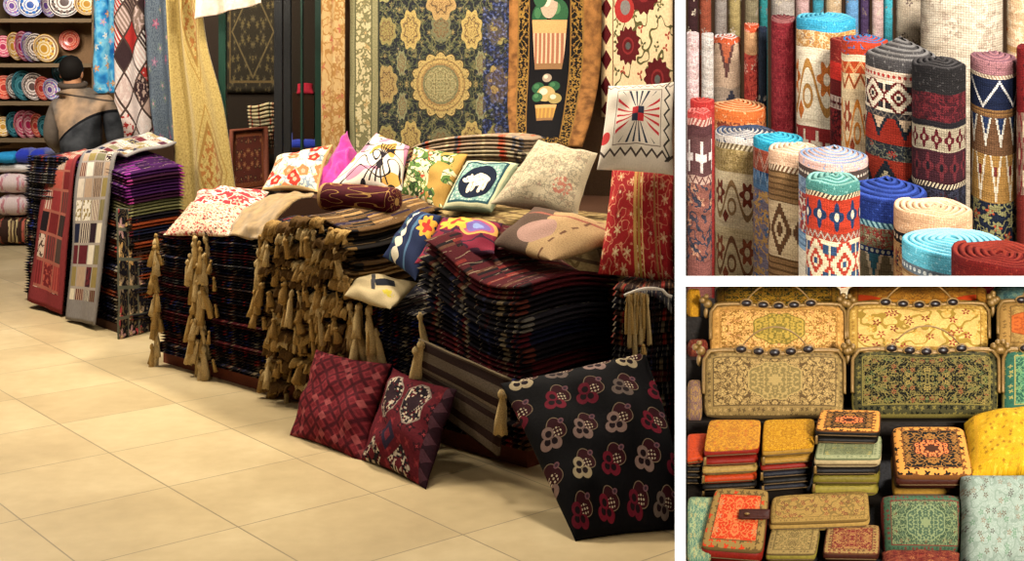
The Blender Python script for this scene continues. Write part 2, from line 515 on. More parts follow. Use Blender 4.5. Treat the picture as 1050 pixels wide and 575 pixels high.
# red / purple cushion with a big yellow flower and a heart shape
g, u, v = newg('flower_crimson')
col = g.vines(u, v, 4.0, '7c2036', '3b1c30', 0.05)
d = g.hyp((u - 0.36), v - 0.74) ; an = g.ang(v - 0.74, u - 0.36)
d2 = g.hyp((u - 0.74) * 1.0, v - 0.62)
col = g.mix(d2 < 0.27, col, 'd09a52'); col = g.mix(d2 < 0.22, col, 'a3506a'); col = g.mix(d2 < 0.17, col, '6d5a9a'); col = g.mix(d2 < 0.08, col, '7f8fc0')
col = g.mix(d < 0.24 + g.cos(an * 8.0) * 0.04, col, 'd8a63e'); col = g.mix(d < 0.12 + g.cos(an * 4.0) * 0.04, col, 'b33a28')
g.end(col, 0.8, fuzz=0.25)
# brown and tan cushion with a pinkish round patch
g, u, v = newg('brown_tan')
n = g.noise(u, v, 5.0, 2.0)
col = g.mix(u + v * 0.25 + n * 0.1 > 0.62, '57463c', 'a98c66')
col = g.mix(g.hyp(u - 0.48, (v - 0.30)) < 0.22, col, 'a07f74')
col = g.mix((abs(v - u * 0.25 - 0.55) < 0.02) , col, '94584a')
col = g.mix(g.inside(u, 0.76, 0.79) * (g.fr(v * 6.0) < 0.5), col, '6a4a38')
g.end(col, 0.9, fuzz=0.4, fs=70)
# beige with black slashes
g, u, v = newg('beige_black')
x, y = u - 0.62, v - 0.58
col = g.mix((abs(x + y * 0.6) < 0.2) * (abs(y - x * 0.5) < 0.13), 'b3a17c', '1f2129')
col = g.mix((abs(x + 0.22 + y * 0.4) < 0.04) * (abs(y) < 0.3), col, '3c3a3c')
col = g.mix((g.hyp(u - 0.82, v - 0.3) < 0.1) * (g.noise(u, v, 14.0) > 0.45), col, 'b8a83c')
g.end(col, 0.9, fuzz=0.25)
# dark red floor cushion with diagonal lattice
g, u, v = newg('lattice_red')
a = g.fr((u + v) * 6.0); b = g.fr((u - v) * 6.0)
ln = g.mn(abs(a - 0.5), abs(b - 0.5))
col = g.mix(ln < 0.12, '6e2029', '4c151e')
k = g.wn(g.floor((u + v) * 6.0), g.floor((u - v) * 6.0))
dd = g.mx(abs(a - 0.5), abs(b - 0.5))
col = g.mix(g.inside(ln, 0.2, 0.3), col, '812a31')
col = g.mix((dd < 0.3) * (k > 0.72), col, '96484a')
g.end(col, 0.85, fuzz=0.55, fs=22, bs=0.5)
# red floor cushion with two tall speckled medallions
g, u, v = newg('medallion_red')
base = g.flowers(u, v, 7.0, '5a1620', ['3a1018', '76222a', '2a0e18'], 0.36, 4, '8a3036', 0.2)
sp = g.wn(g.floor(u * 46.0), g.floor(v * 46.0))
speck = g.pick(sp, ['17131a', '17131a', 'a89a8a', '5a1620', '2a1a22', 'c0b09a'])
for cx in (0.24, 0.64):
    d = g.mx(abs(u - cx) * 1.35, g.mx(abs(v - 0.70) * 0.85, (abs(u - cx) + abs(v - 0.70)) * 0.72))
    base = g.mix(d < 0.205, base, '8a7a70'); base = g.mix(d < 0.19, base, speck)
    base = g.mix(g.diamond(u - cx, (v - 0.70) * 0.7) < 0.09, base, '2c1a22')
for cx in (0.2, 0.62):
    d = g.diamond((u - cx), (v - 0.08) * 0.9)
    base = g.mix(d < 0.17, base, speck); base = g.mix(d < 0.06, base, '5a1620')
base = g.mix(g.diamond(u - 0.42, (v - 0.3) * 0.7) < 0.11, base, '2a2034'); base = g.mix(g.diamond(u - 0.42, (v - 0.3) * 0.7) < 0.05, base, '6a2430')
base = g.mix(u > 0.9, base, g.mix(g.diamond(g.cell(v, 6.0), (u - 0.92) * 5.0) < 0.4, '28101a', '4a2a34'))
g.end(base, 0.85, fuzz=0.4, fs=40)
# black cushion with three-petal flowers
g, u, v = newg('flower_black')
R = 4.6
row = g.floor(v * R)
uu = u * R * 0.86 + g.fr(row * 0.5) ; cx = g.floor(uu)
k = g.wn(cx + 3.0, row + 1.0); k2 = g.wn(cx + 11.0, row + 5.0)
x = g.fr(uu) - 0.42 + (k - 0.5) * 0.12; y = g.fr(v * R) - 0.5
col = g.mix(0.0, '0a090d', '0a090d')
blob = g.hyp(x - 0.2, y - 0.12) + g.sin(g.ang(y - 0.12, x - 0.2) * 3.0) * 0.03
col = g.mix(blob < 0.29, col, '86745f'); col = g.mix(blob < 0.27, col, '35121a')
dots = g.hyp(g.fr(x * 11.0) - 0.5, g.fr(y * 11.0) - 0.5) < 0.3
col = g.mix((g.hyp(x - 0.22, y - 0.03) < 0.13) * dots, col, 'c4b49c')
lf = g.hyp((x - 0.42) * 1.2 + (y - 0.28) * 0.8, (y - 0.28) * 1.6 - (x - 0.42) * 0.9)
col = g.mix(lf < 0.13, col, '75505a'); col = g.mix(lf < 0.07, col, '3c2a38')
pc = g.pick(k2, ['a39478', '66182a', '866e68', '701a2c', '645650'])
for dx, dy in ((-0.16, -0.14), (0.10, -0.2), (-0.03, 0.10)):
    d = g.hyp(x - dx, y - dy)
    col = g.mix(d < 0.16, col, pc); col = g.mix(g.hyp(x - dx * 0.72, y - dy * 0.72) < 0.085, col, '1c1016')
g.end(col, 0.8, fuzz=0.25)
# striped kilim
g, u, v = newg('stripe_kilim')
st = [(0, '2a1a17'), (0.03, '5d5044'), (0.16, '2c1c18'), (0.26, '54483c'), (0.40, '2a1a16'), (0.47, '4d4238'), (0.52, '6a5c4c'), (0.56, '2a1a17'), (0.66, '5a4e42'), (0.80, '291a17'), (0.93, '4c4036'), (0.97, '8a7a62')]
g.end(g.ramp(v + g.noise(u, v, 3.0) * 0.01, st), 0.9, fuzz=0.5, fs=60)
# patchwork
def patch(name, n, m, seam, cols, seed=0.0, rot=False, sw=0.06, edge=None, ew=0.1):
    g, u, v = newg(name)
    a, b = u * float(n), v * float(m)
    if rot: a, b = (u * n + v * m) * 0.7, (v * m - u * n) * 0.7
    ca, cb = g.floor(a), g.floor(b)
    k = g.wn(ca + seed, cb + seed * 2 + 0.5); k2 = g.wn(ca + seed + 9.0, cb + 4.0)
    col = g.pick(k, cols)
    alt = g.pick(g.fr(k * 7.3), cols)
    col = g.mix((k2 > 0.6) * (g.fr(a * 5.0) < 0.45), col, alt)
    col = g.mix((k2 < 0.3) * (g.noise(u * n, v * m, 5.0) > 0.55), col, alt)
    x, y = abs(g.fr(a) - 0.5), abs(g.fr(b) - 0.5)
    col = g.mix(g.mx(x, y) > 0.5 - sw, col, seam)
    if edge: col = g.mix(abs(u - 0.5) > 0.5 - ew, col, edge)
    if edge: col = g.mix(v < 0.07, col, edge)
    return g.end(col, 0.85, fuzz=0.3, fs=70)
patch('patchwork_red', 3, 13, '9a5a4c', ['6c2426', '8a3234', 'c4ae9c', '80604e', '1f181c', 'a85044', 'b89a88', '4a3a34'], 3.0, edge='7a3032', ew=0.13)
patch('patchwork_grey', 4, 20, '9a9088', ['d3c8b2', '2a1a24', '8a7a4a', 'c5b8a8', '1f2238', 'a8907a', '5a2028', 'd9d2c4', '6f6a50'], 5.0, edge='7f7a78', ew=0.09)
patch('patchwork_diamond', 2.6, 7.5, '4a3a34', ['d5c4bc', 'a8302c', 'c8b0a8', '3a2a2c', 'd9cfc8', 'b59a8c', '8a7468'], 2.0, rot=True, sw=0.05)
patch('patchwork_black', 3, 6, '4a4a40', ['14121a', '1c1418', '17151f'], 6.0, sw=0.07)
g, u, v = newg('patch_floral_black')
a, b = u * 3.0, v * 5.0
col = g.flowers(a, b, 1.0, '121016', ['93363a', 'b08c58', '7a6a58', 'a07a7a'], 0.42, 5, 'c0a47c', 0.3)
col = g.vines(a, b, 3.0, col, '5a4c34', 0.02)
col = g.mix(g.mx(abs(g.fr(a) - 0.5), abs(g.fr(b) - 0.5)) > 0.44, col, '55564a')
g.end(col, 0.85)
# hangings
g, u, v = newg('blue_silk')
n = g.noise(u, v * 3.0, 3.0, 2.0)
col = g.ramp(n, [(0.3, '1c62a8'), (0.45, '3f9bd0'), (0.55, '7cc4e0'), (0.66, '4aa0d0')], 'LINEAR')
col = g.flowers(u, v * 3.0, 3.0, col, ['b8a0c8', 'd0dce0', 'c78a5a', '8ac8e0'], 0.3, 5, 'd9c090', 1.0)
g.end(col, 0.5, fuzz=0.15)
g, u, v = newg('blue_grey_wool')
col = g.mix(g.noise(u, v * 3.0, 30.0) > 0.52, '66707a', '4f5a68')
col = g.flowers(u, v * 3.0, 2.6, col, ['9a5a70', '6c7a70', '8a6a80'], 0.24, 5, 'b98a9a', 1.0)
g.end(col, 0.9, fuzz=0.4)
g, u, v = newg('yellow_damask')
col = g.ramp(g.noise(u, v * 3.0, 46.0), [(0.3, '8f7840'), (0.6, 'b09a5e')], 'LINEAR')
x, y = u - 0.62, g.fr(v * 1.8) - 0.5
d = g.diamond(x, y * 0.7)
col = g.mix(g.inside(d, 0.18, 0.22), col, '8a6a34'); col = g.mix((d < 0.18) * (g.noise(u, v * 3.0, 16.0) > 0.53), col, '94602f')
col = g.mix(g.inside(d, 0.28, 0.30), col, '94753a')
g.end(col, 0.7, fuzz=0.3, sheen=0.2)
g, u, v = newg('cream_floral_curtain')
col = g.flowers(u, v * 6.0, 3.0, 'a88c60', ['94704a', '9a5a44', 'b09c70'], 0.32, 5, None, 1.0)
col = g.vines(u, v * 6.0, 5.0, col, '8f6a3c', 0.05)
g.end(col, 0.8)
plain('valance_white', 'd9c8b8', 0.8, fuzz=0.3, fs=30)
# large medallion rug
g, u, v = newg('medallion_rug')
W, H = 166.0, 235.0
X, Y = (u - 95 / W) * W, (v - 0.396) * H
ax, ay = abs(X), abs(Y)
fld = g.flowers(ax, ay, 0.13, '191b24', ['6d6a48', '565a40', '84744a', '3c3e44', '60624a'], 0.33, 6, 'a08a58', 1.0)
fld = g.vines(ax, ay, 0.11, fld, '6a6644', 0.03)
fld = g.vines(ax + 90.0, ay, 0.22, fld, '4a5038', 0.035)
for cx, cy, a, b, c in ((31, 51, 10, 17, 'b09a5e'), (56, 0, 11, 17, 'a08a58'), (56, 50, 10, 12, '8f8452'), (0, 53, 10, 12, '6c6c50'), (0, 78, 15, 18, 'a88a5a'), (40, 20, 5, 12, '808060'), (60, 85, 12, 10, '8f8a5c'), (30, 92, 9, 12, '9c8a58')):
    px, py = (ax - cx) * (1 / a), (ay - cy) * (1 / b)
    d = g.hyp(px, py) + g.cos(g.ang(py, px) * 8.0) * 0.1
    fld = g.mix(d < 1.0, fld, c); fld = g.mix(g.inside(d, 0.55, 0.65), fld, '5a4a34')
    fld = g.mix((d < 0.8) * (g.noise(ax, ay, 0.9) > 0.54), fld, '7c5c38')
d = g.hyp(X, Y); an = g.ang(Y, X)
sc = abs(g.cos(an * 8.0)) * 4.0 + 26.5
fld = g.mix(d < sc + 1.5, fld, '3a3424')
fld = g.mix(d < sc, fld, g.ramp(d * (1 / 32.0), [(0, '8d8862'), (0.5, '757455'), (0.56, '9a7a4c'), (0.62, 'b59a60'), (0.72, '8a6c42'), (0.76, 'b39c62'), (0.9, 'c0a66a')]))
fld = g.mix((d < 16.0) * (g.noise(ax, ay, 0.55) > 0.52), fld, 'a89c70')
fld = g.mix((d < sc) * (g.noise(ax, ay, 0.7, 2.0, 4.0) > 0.58), fld, '6f5e3c')
fld = g.mix((X > 42.0) * (g.noise(X, Y, 0.09) > 0.42) * 0.75, fld, g.ramp(g.noise(X, Y, 0.35), [(0.4, '14183a'), (0.55, '3a4a8c'), (0.65, '7c86a8')]))  # bluish reflection painted into the right part of the rug
brd = g.flowers(X, Y, 0.085, 'c2b58c', ['8a8058', '75704f', 'a08a5a'], 0.4, 6, 'b59a6a', 0.6)
brd = g.vines(X, Y, 0.14, brd, '7a7450', 0.06)
e = X + 95.0
col = g.mix(e < 32.0, fld, '2a2c22')
col = g.mix(e < 30.0, col, '8a8460'); col = g.mix(e < 24.0, col, '5c5a3e'); col = g.mix(e < 22.5, col, brd)
col = g.mix(e < 6.5, col, '5c5a3e'); col = g.mix(e < 5.0, col, '8f8a66')
col = g.mix(0.22, col, '3f3f3a')
g.end(col, 0.9, fuzz=0.5, fs=160)
# suzani
g, u, v = newg('suzani')
X, Y = u * 73.0, v * 100.0
col = g.vines(X, Y, 0.075, 'c2ae8c', '4d4a2c', 0.022)
col = g.flowers(X + 40.0, Y, 0.07, col, ['5a5632', '8a3a2c', '4a4a30'], 0.22, 3, None, 1.0, 0.5)
for cx, cy, r in ((44, 88, 15), (28, 52, 12), (58, 30, 13), (30, 14, 11)):
    d = g.hyp(X - cx, Y - cy); an = g.ang(Y - cy, X - cx)
    rim = g.cos(an * 14.0) * 1.1 + r
    col = g.mix(d < rim, col, '4c1518'); col = g.mix(g.inside(d, r * 0.38, r * 0.5), col, '6f2224'); col = g.mix(d < r * 0.22, col, '4a4a48')
d = g.hyp((X - 24) * 0.9, Y - 76); 
col = g.mix(d < 9.0, col, '8f2a28'); col = g.mix(g.hyp(X - 25.0, Y - 77.0) < 5.0, col, '6f6a68')
col = g.mix(X < 13.0, col, 'c9b08a')
bt = (abs(g.fr(Y * (1 / 17.0)) - 0.5) * 20.0 + abs(X - 5.0) * 1.4) < 8.0
col = g.mix(bt * (X < 12.0), col, '4a1216'); col = g.mix(g.inside(X, 11.5, 12.5), col, '5a3a2c')
g.end(col, 0.9, fuzz=0.3)
# tapestry panel with two fruit baskets between satin edges
g, u, v = newg('basket_tapestry')
X, Y = (u - 0.46) * 92.0, v * 170.0     # px units, 0 at foot
ax = abs(X)
blk = g.flowers(ax, Y, 0.2, '15110e', ['7a5a2c', '8c6c34', '5a3c26'], 0.34, 5, '94743a', 1.0)
blk = g.vines(ax, Y, 0.24, blk, '80622c', 0.04)
col = blk
col = g.mix(ax < 22.0, col, '75562a'); col = g.mix(ax < 20.8, col, '0c0a0d')
col = g.mix((ax < 22.0) * (Y < 15.0), col, blk)
def basket(cx, cy, wd, ht, c1, c2):
    global col
    t = (Y - cy) * (1 / ht); w_ = abs(X - cx) - (t * 0.22 + 0.78) * wd
    m = (w_ < 0.0) * g.inside(t, 0.0, 1.0)
    body = g.mix(abs(g.fr(X * 0.22) - 0.5) < 0.2, c1, c2)
    body = g.mix(t > 0.78, body, 'b08a5a'); body = g.mix(t < 0.16, body, '7a5a3c')
    col = g.mix(m, col, body)
def disc(cx, cy, r, c):
    global col
    d = g.hyp(X - cx, Y - cy); col = g.mix(d < r, col, c); col = g.mix(g.hyp(X - cx + r * 0.25, Y - cy - r * 0.3) < r * 0.45, col, {'23482f': '3a6342', '2a4f34': '446d48'}.get(c, 'bfae9a'))
for a in ((-10, 142, 8, '23482f'), (10, 145, 9, '2a4f34'), (0, 150, 9, '9c8a78'), (-9, 156, 8, '2a4f34'), (9, 160, 8, '23482f'), (-2, 166, 7, '8f7a68')): disc(*a)
basket(0, 102, 18, 38, '8a5a44', 'c09c80')
for a in ((-9, 80, 7, '23482f'), (8, 82, 6, '23482f'), (0, 72, 10, '9c8658'), (10, 66, 7, '8a7a4c'), (-9, 68, 6, '2a4f34')): disc(*a)
basket(1, 38, 12, 20, '8f6a3a', 'a8823f')
disc(0, 92, 5, '8a7a6c')
col = g.mix(ax > 32.0, col, '75562a')
col = g.mix(ax > 33.5, col, g.ramp(g.noise(u, v * 2.0, 9.0), [(0.35, '5c3c20'), (0.6, '8c6034')], 'LINEAR'))
g.end(col, 0.75, fuzz=0.3, fs=140)
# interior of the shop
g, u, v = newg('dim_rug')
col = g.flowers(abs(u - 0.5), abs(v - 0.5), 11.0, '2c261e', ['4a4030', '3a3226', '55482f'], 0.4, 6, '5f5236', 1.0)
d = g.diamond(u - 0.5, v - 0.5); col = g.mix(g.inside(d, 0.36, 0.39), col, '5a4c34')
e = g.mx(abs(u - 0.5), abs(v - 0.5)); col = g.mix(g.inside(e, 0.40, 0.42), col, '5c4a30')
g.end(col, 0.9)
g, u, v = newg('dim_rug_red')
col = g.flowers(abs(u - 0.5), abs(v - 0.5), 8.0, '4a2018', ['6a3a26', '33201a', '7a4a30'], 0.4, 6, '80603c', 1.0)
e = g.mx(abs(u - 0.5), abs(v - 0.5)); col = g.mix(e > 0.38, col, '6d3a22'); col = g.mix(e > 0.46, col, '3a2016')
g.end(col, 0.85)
g = G('shop_glass')
b = g.N('ShaderNodeBsdfPrincipled'); o = g.N('ShaderNodeOutputMaterial'); g.nt.links.new(b.outputs[0], o.inputs[0])
b.inputs['Base Color'].default_value = (0.9, 0.95, 0.93, 1); b.inputs['Roughness'].default_value = 0.02
b.inputs['Transmission Weight'].default_value = 1.0; b.inputs['IOR'].default_value = 1.1
# glazed plates
def plate(name, cols, k=8, bg='d9cdc0'):
    g, u, v = newg(name)        # u round, v from centre to rim
    x = abs(g.fr(u * float(k)) - 0.5)
    col = g.ramp(v, [(0, cols[0]), (0.18, bg), (0.28, cols[1]), (0.36, bg), (0.8, cols[2]), (0.9, bg), (0.96, cols[0])])
    col = g.mix(g.inside(v, 0.38, 0.8) * (g.hyp(x * 2.0, (v - 0.58) * 4.0) < 0.6), col, cols[1])
    col = g.mix(g.inside(v, 0.38, 0.8) * (g.hyp(x * 2.0 - 0.9, (v - 0.6) * 5.0) < 0.4), col, cols[2])
    return g.end(col, 0.25, fuzz=0, spec=0.5)
PLT = [('cream and violet', plate('glaze_violet', ['6a4a8a', '9a6aa0', '5a6ab0'])),
       ('white and grey patterned', plate('glaze_grey', ['5a4a44', '7a6a60', '3a3434'], 12)),
       ('rose red', plate('glaze_rose', ['9a2a4a', 'b84a62', '8a2a3a'], 8, 'd0a0a0')),
       ('yellow and cream', plate('glaze_yellow', ['b8862f', 'c89a3c', '8a5a3a'], 10, 'dcc9a0')),
       ('teal', plate('glaze_teal', ['1f4a52', '2f6a70', '173a44'], 8, '4a8288')),
       ('coral red', plate('glaze_coral', ['a8342c', 'c8503c', '9a2a24'], 10, 'd88a70')),
       ('blue and white', plate('glaze_blue', ['2a4a8a', '3a6aa8', '1f3a6a'], 8))]
g, u, v = newg('brocade_pink')
col = g.flowers(u * 3.0, v * 2.0, 2.0, 'cdb8b4', ['a88a9a', 'b87a80', '9a90a8'], 0.36, 5, None, 1.0)
g.end(col, 0.85)
plain('velvet_blue', '2334a0', 0.8, sheen=0.4); plain('velvet_cyan', '2a86b8', 0.8); plain('linen_white', 'd0c8c0', 0.85); plain('pine_box', 'b08a3c', 0.7)
plain('velvet_crimson', '8f1c2c', 0.8)
g, u, v = newg('mosaic_box')
g.end(g.flowers(u * 8.0, v * 3.0, 1.3, '3a2820', ['b05a4a', 'c0a878', '8a6a50'], 0.42, 5, None, 1.0), 0.8)
# person
plain('skin', 'a87858', 0.6, fuzz=0.1); plain('hair_black', '14110f', 0.7, fuzz=0.4, fs=300)
plain('trouser_grey', '26262a', 0.85)
g = G('jacket_two_tone'); x, y, z = g.ob
PJ = at(82, 112, 9.75)
s_ = z - PJ.z + g.M('POWER', g.mx((PJ.x + 0.27 - x) * 2.05, 0.001), 1.8) * 0.36 + 0.01
nj = g.noise(x, z, 5.0, 4.0, 2.0)
tan = g.ramp(nj, [(0.38, '5c544c'), (0.5, '86705c'), (0.62, 'a08468')], 'LINEAR')
col = g.mix(s_ > 0.0, g.ramp(nj, [(0.4, '202226'), (0.6, '44464a')], 'LINEAR'), tan); col = g.mix(abs(s_) < 0.011, col, '0e0e12')
col = g.mix((s_ > 0.0) * (x < PJ.x - 0.15), col, '6a6058')
col = g.mix(abs(z - PJ.z - 0.10 + (x - PJ.x) * 0.15) < 0.006, col, '3a322c')
g.end(col, 0.6, fuzz=0.3, uvfuzz=False, fs=20)

# ---------------------------------------------------------------- brocade purses and wallets
def tn(h, k=(.88, .80, .62)):  # darkens and warms colours, mixing the warm lamp tint into them
    return ''.join('%02x' % int(int(h[i:i + 2], 16) * k[i // 2]) for i in (0, 2, 4))
def brocade(name, bg, cols, vine, scale=9.0, med=None, border=None, corners=None, asp=1.0, spots=None, k=(.90, .84, .70), md=.34, sps=4.6):
    bg, vine = tn(bg, k), tn(vine, k); cols = [tn(x, k) for x in cols]
    med = med and [tn(x, k) for x in med]; border = border and [tn(x, k) for x in border]; spots = spots and [tn(x, k) for x in spots]
    corners = corners and tn(corners, k)
    g, u, v = newg(name)
    x, y = abs(u - 0.5) * asp, abs(v - 0.5)
    col = g.flowers(x, y, scale, bg, cols, 0.33, 6, bg, 1.0)
    col = g.vines(x, y, scale * 1.4, col, vine, 0.035)
    col = g.vines(x + 3.0, y, scale * 2.6, col, vine, 0.03)
    if spots:
        col = g.vines(u * asp, v, sps * .9, g.mix(0.4, bg, col), vine, 0.035)
        col = g.flowers(u * asp + 2.0, v, sps, col, spots, 0.30, 5, bg, 1.0, 0.35)
    if corners: col = g.mix(x * 0.8 + y * 1.1 > 0.52 * max(asp, 1) * 0.8, col, corners)
    if med:
        d = g.hyp(x * 0.9, y * 1.2) + g.cos(g.ang(y, x) * 8.0) * 0.018
        col = g.mix(d < md + 0.02, col, med[1]); col = g.mix(d < md, col, med[0])
        col = g.mix((d < md) * (g.noise(x, y, 22.0) > 0.52), col, med[1])
        col = g.mix(d < 0.09, col, med[1])
    if border:
        e = g.mn(0.5 * asp - x, 0.5 - y)
        bb = g.flowers(u * asp, v, scale * 1.6, border[0], [border[1], bg], 0.4, 4, None, 0.3)
        col = g.mix(e < 0.14, col, bb); col = g.mix(g.inside(e, 0.125, 0.14), col, border[1]); col = g.mix(e < 0.02, col, border[1])
    return g.end(col, 0.75, fuzz=0.45, fs=150, bs=0.3, spec=0.06)
brocade('br_green_gold', '1d2a1c', ['b58a24', 'c8a032', '9c6420'], 'a8842a', 8, asp=1.8, border=('8a6a24', '5a3c18'))
brocade('br_orange_gold', 'a87a2c', ['b8902f', 'c89a48', '96602a'], '7a5420', 9, asp=1.8, corners='b8401a', border=('a8762a', '7a5020'))
brocade('br_pink_cream', 'c8a06a', ['a87648', 'd0b078', 'b58468'], '80602f', 8, asp=2.0, med=('a08c44', '6f6430'), border=('b08a50', '94703c'))
brocade('br_cream_red', 'c8ac74', ['a48648'], '8a7434', 9, asp=2.0, spots=['6a2a20', '7c3a28', 'b09048', '7a2c24'], border=('a88c4a', '8a6c34'))
brocade('br_grey_beige', '97845e', ['6a5838', 'a8946a', '6f5c3a'], '4f4028', 9, asp=2.0, med=('6f6342', '93835c'), border=('7c6a48', '54462e'))
brocade('br_dark_green', '0a0c07', ['8a7c4c', '5c683c', '7c4c34', '48583a'], '665f38', 8, asp=2.0, border=('3a3a26', '6a6438'))
brocade('br_teal', '25504a', ['3f7a68', '6a8a60', '2f5c5c'], '5a8a70', 8, border=('2a5a54', '8a8a58'))
brocade('br_orange_patch', '9c8050', ['8a6c40', 'a8905c'], '75603a', 10, med=('a85a2a', '8f4420'), border=('94784a', '6c5430'))
brocade('br_blue', '3c6a84', ['5a8aa0', '8a9a80', '2f5468'], '7aa0a8', 9)
brocade('br_yellow_gold', 'b58a20', ['c49a2c', 'a87420', 'd0aa48'], '8f6418', 12)
brocade('br_yellow_orange', 'b8862a', ['b05a30', 'c89a3c', 'a04a2a'], '94642a', 9)
brocade('br_black_orange', '14120f', ['8f6430', '7a5228', '6a4422'], '7c5c30', 5, med=('c07048', '3a2014'), border=('b58244', '5a3a1c'), md=.2, k=(1, .92, .75))
brocade('br_sage', '7f8a74', ['97a088', '6a7660', 'b0a45c'], '65705c', 9, border=('8a9480', '5f6a58'))
brocade('br_orange_red', 'b8381c', ['c85a3c', 'a8826a', 'b03018'], 'c0744a', 5, border=('8a7448', '5c4a2c'))
brocade('br_long_cream', '9c8450', ['8a7444'], '75623a', 12, asp=2.6, spots=['6a2a28', '5c3028', '7a3a30'], border=('8c7648', '6a5630'))
brocade('br_small_cream', '94825a', ['7c6c48', 'a89668', '6a6440'], '655838', 9, border=('8a7a54', '5c4e34'))
brocade('br_maroon', '6a2426', ['8a4a3c', 'a0825a', '501a1e'], '94704a', 7, border=('8f7850', '5a3a28'))
brocade('br_zip_green', '33483c', ['5f7058', '445a50', '6e4a3a'], '6f8068', 8, asp=1.6, med=('3f564c', '74866f'), border=('3f6052', '6a3030'))
brocade('br_pale_blue', '8a9490', ['98a09c'], '76827c', 8, spots=['55504f', '60544a', '5f7a66', '7a6a5c'], k=(.92, .92, .86), sps=9.0)
brocade('br_red_floral', '5c1c1c', ['8a3a30', '3a1416', 'a06a4a'], '7a4030', 7)
brocade('br_purple_gold', '5a4658', ['94783a', '6c587a', 'a88a4a'], '8a7048', 7)
brocade('br_teal_pale', '4f7a78', ['7aa090', 'b0a070', '3f6464'], '94a890', 7)
g, u, v = newg('br_yellow_cloth')
col = g.flowers(u, v, 12.0, 'a57c0e', ['8f680a', 'b58c22', '7a5408'], 0.36, 6, None, 1.0)
col = g.mix(g.inside(u, 0.10, 0.14) , col, 'a87a14'); col = g.mix(g.inside(v, 0.08, 0.12), col, 'a87a14')
g.end(col, 0.7, fuzz=0.4)
g = plain('antique_gold', '6a4e1e', 0.5, metal=0.35, fuzz=0.3, fs=200, spec=0.5)
plain('stone_dark', '140a08', 0.4, fuzz=0, spec=0.35)
LEA = {n: plain('leather_' + n, c, 0.5, fuzz=0.3, fs=160) for n, c in ((n, tn(c, (.85, .78, .62))) for n, c in dict(red='7a1d14', brown='3a1a12', black='14110f', cream='a08a58', olive='6a6428', orange='a83c14', navy='1a1c2a', gold='9a7a3a', white='aaa292', green='2c4a3c', paleolive='86803c').items())}
plain('zip_brass', '4a3820', 0.5, fuzz=0)
Mt = MATS
# ================================================================ setting
def struct(name, geo, mat, smooth=False):
    o = mk(name, geo, mat, smooth=smooth); o['kind'] = 'structure'; return o
struct('floor', box8([(-9, -1, -.1), (5, -1, -.1), (5, 13, -.1), (-9, 13, -.1), (-9, -1, 0), (5, -1, 0), (5, 13, 0), (-9, 13, 0)]), Mt['floor_tiles'])
def wall(name, a, b, th, z0, z1, mat):
    a, b = Vector((a[0], a[1], 0)), Vector((b[0], b[1], 0))
    d = (b - a).normalized(); n = Vector((-d.y, d.x, 0)) * th
    return struct(name, prism([(a.x, a.y), (b.x, b.y), (b.x + n.x, b.y + n.y), (a.x + n.x, a.y + n.y)], z0, z1), mat)
BA, BB = Vector((-1.17, 8.242, 0)), Vector((0.945, 7.302, 0))        # back wall of the textile shop
wall('wall_back', BA, BB, 0.08, 0, 2.7, Mt['brown_wall'])
def onb(px, off=0.03):
    """point of the back wall in the view column px, off metres in front of it"""
    t = (px - HX) / F; d = BB - BA
    k = (t * BA.y - BA.x) / (d.x - t * d.y)
    p = BA + d * k; n = Vector((-d.y, d.x, 0)).normalized()
    if n.y > 0: n = -n
    return p + n * off
def bpt(px, py, off=0.03):
    p = onb(px, off); return at((p.x / p.y) * F + HX, py, p.y)
wall('wall_left', (-6.5, 12.4), (-2.2, 12.4), 0.1, 0, 2.8, Mt['brown_wall'])
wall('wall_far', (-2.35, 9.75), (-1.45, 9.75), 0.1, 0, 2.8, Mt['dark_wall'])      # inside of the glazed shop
# white board partition between the textile shop and the stall
YA, YZ = 2.7, 8.6
xa, xz = (692 - HX) / F * YA, (693 - HX) / F * YZ
struct('wall_middle', prism([(xa, YA), (xa + 0.022, YA), (xz + 0.022, YZ), (xz, YZ)], 0, 2.7), W_WHITE)

# ================================================================ textile row
def RP(s, k): return Vector((-1.9 + .73 * s + .69 * k, 7.09 - .69 * s + .73 * k, 0))
def rq(s0, s1, k0, k1): return [RP(s0, k0), RP(s1, k0), RP(s1, k1), RP(s0, k1)]

def tassel_mesh(name, L, R, mat, seed):
    rnd = random.Random(seed)
    prof = [(1e-4, 0), (R * .3, -L * .02), (R * .5, -L * .09), (R * .5, -L * .15), (R * .28, -L * .2), (R * .5, -L * .34), (R * .66, -L * .7), (R * .8, -L), (1e-4, -L * .95)]
    V, Fc, U = lathe(prof, seg=11)
    V = [Vector((v.x * (1 + .22 * math.sin(5 * math.atan2(v.y, v.x) + seed)) + .15 * R * math.sin(v.z * 40 + seed), v.y, v.z + (rnd.random() - .5) * L * .08)) for v in V]
    me = bpy.data.meshes.new(name); me.from_pydata(V, [], Fc)
    l = me.uv_layers.new(name='UVMap')
    for i, lp in enumerate(me.loops): l.data[i].uv = U[lp.vertex_index]
    me.materials.append(mat); me.polygons.foreach_set('use_smooth', [True] * len(me.polygons))
    return me
TM = [tassel_mesh('tassel', .115, .021, TASS, 1), tassel_mesh('tassel', .09, .018, TASS, 2), tassel_mesh('tassel', .13, .024, TASS2, 3), tassel_mesh('tassel', .075, .026, FRINGE, 4), tassel_mesh('tassel', .1, .03, FRINGE, 5)]

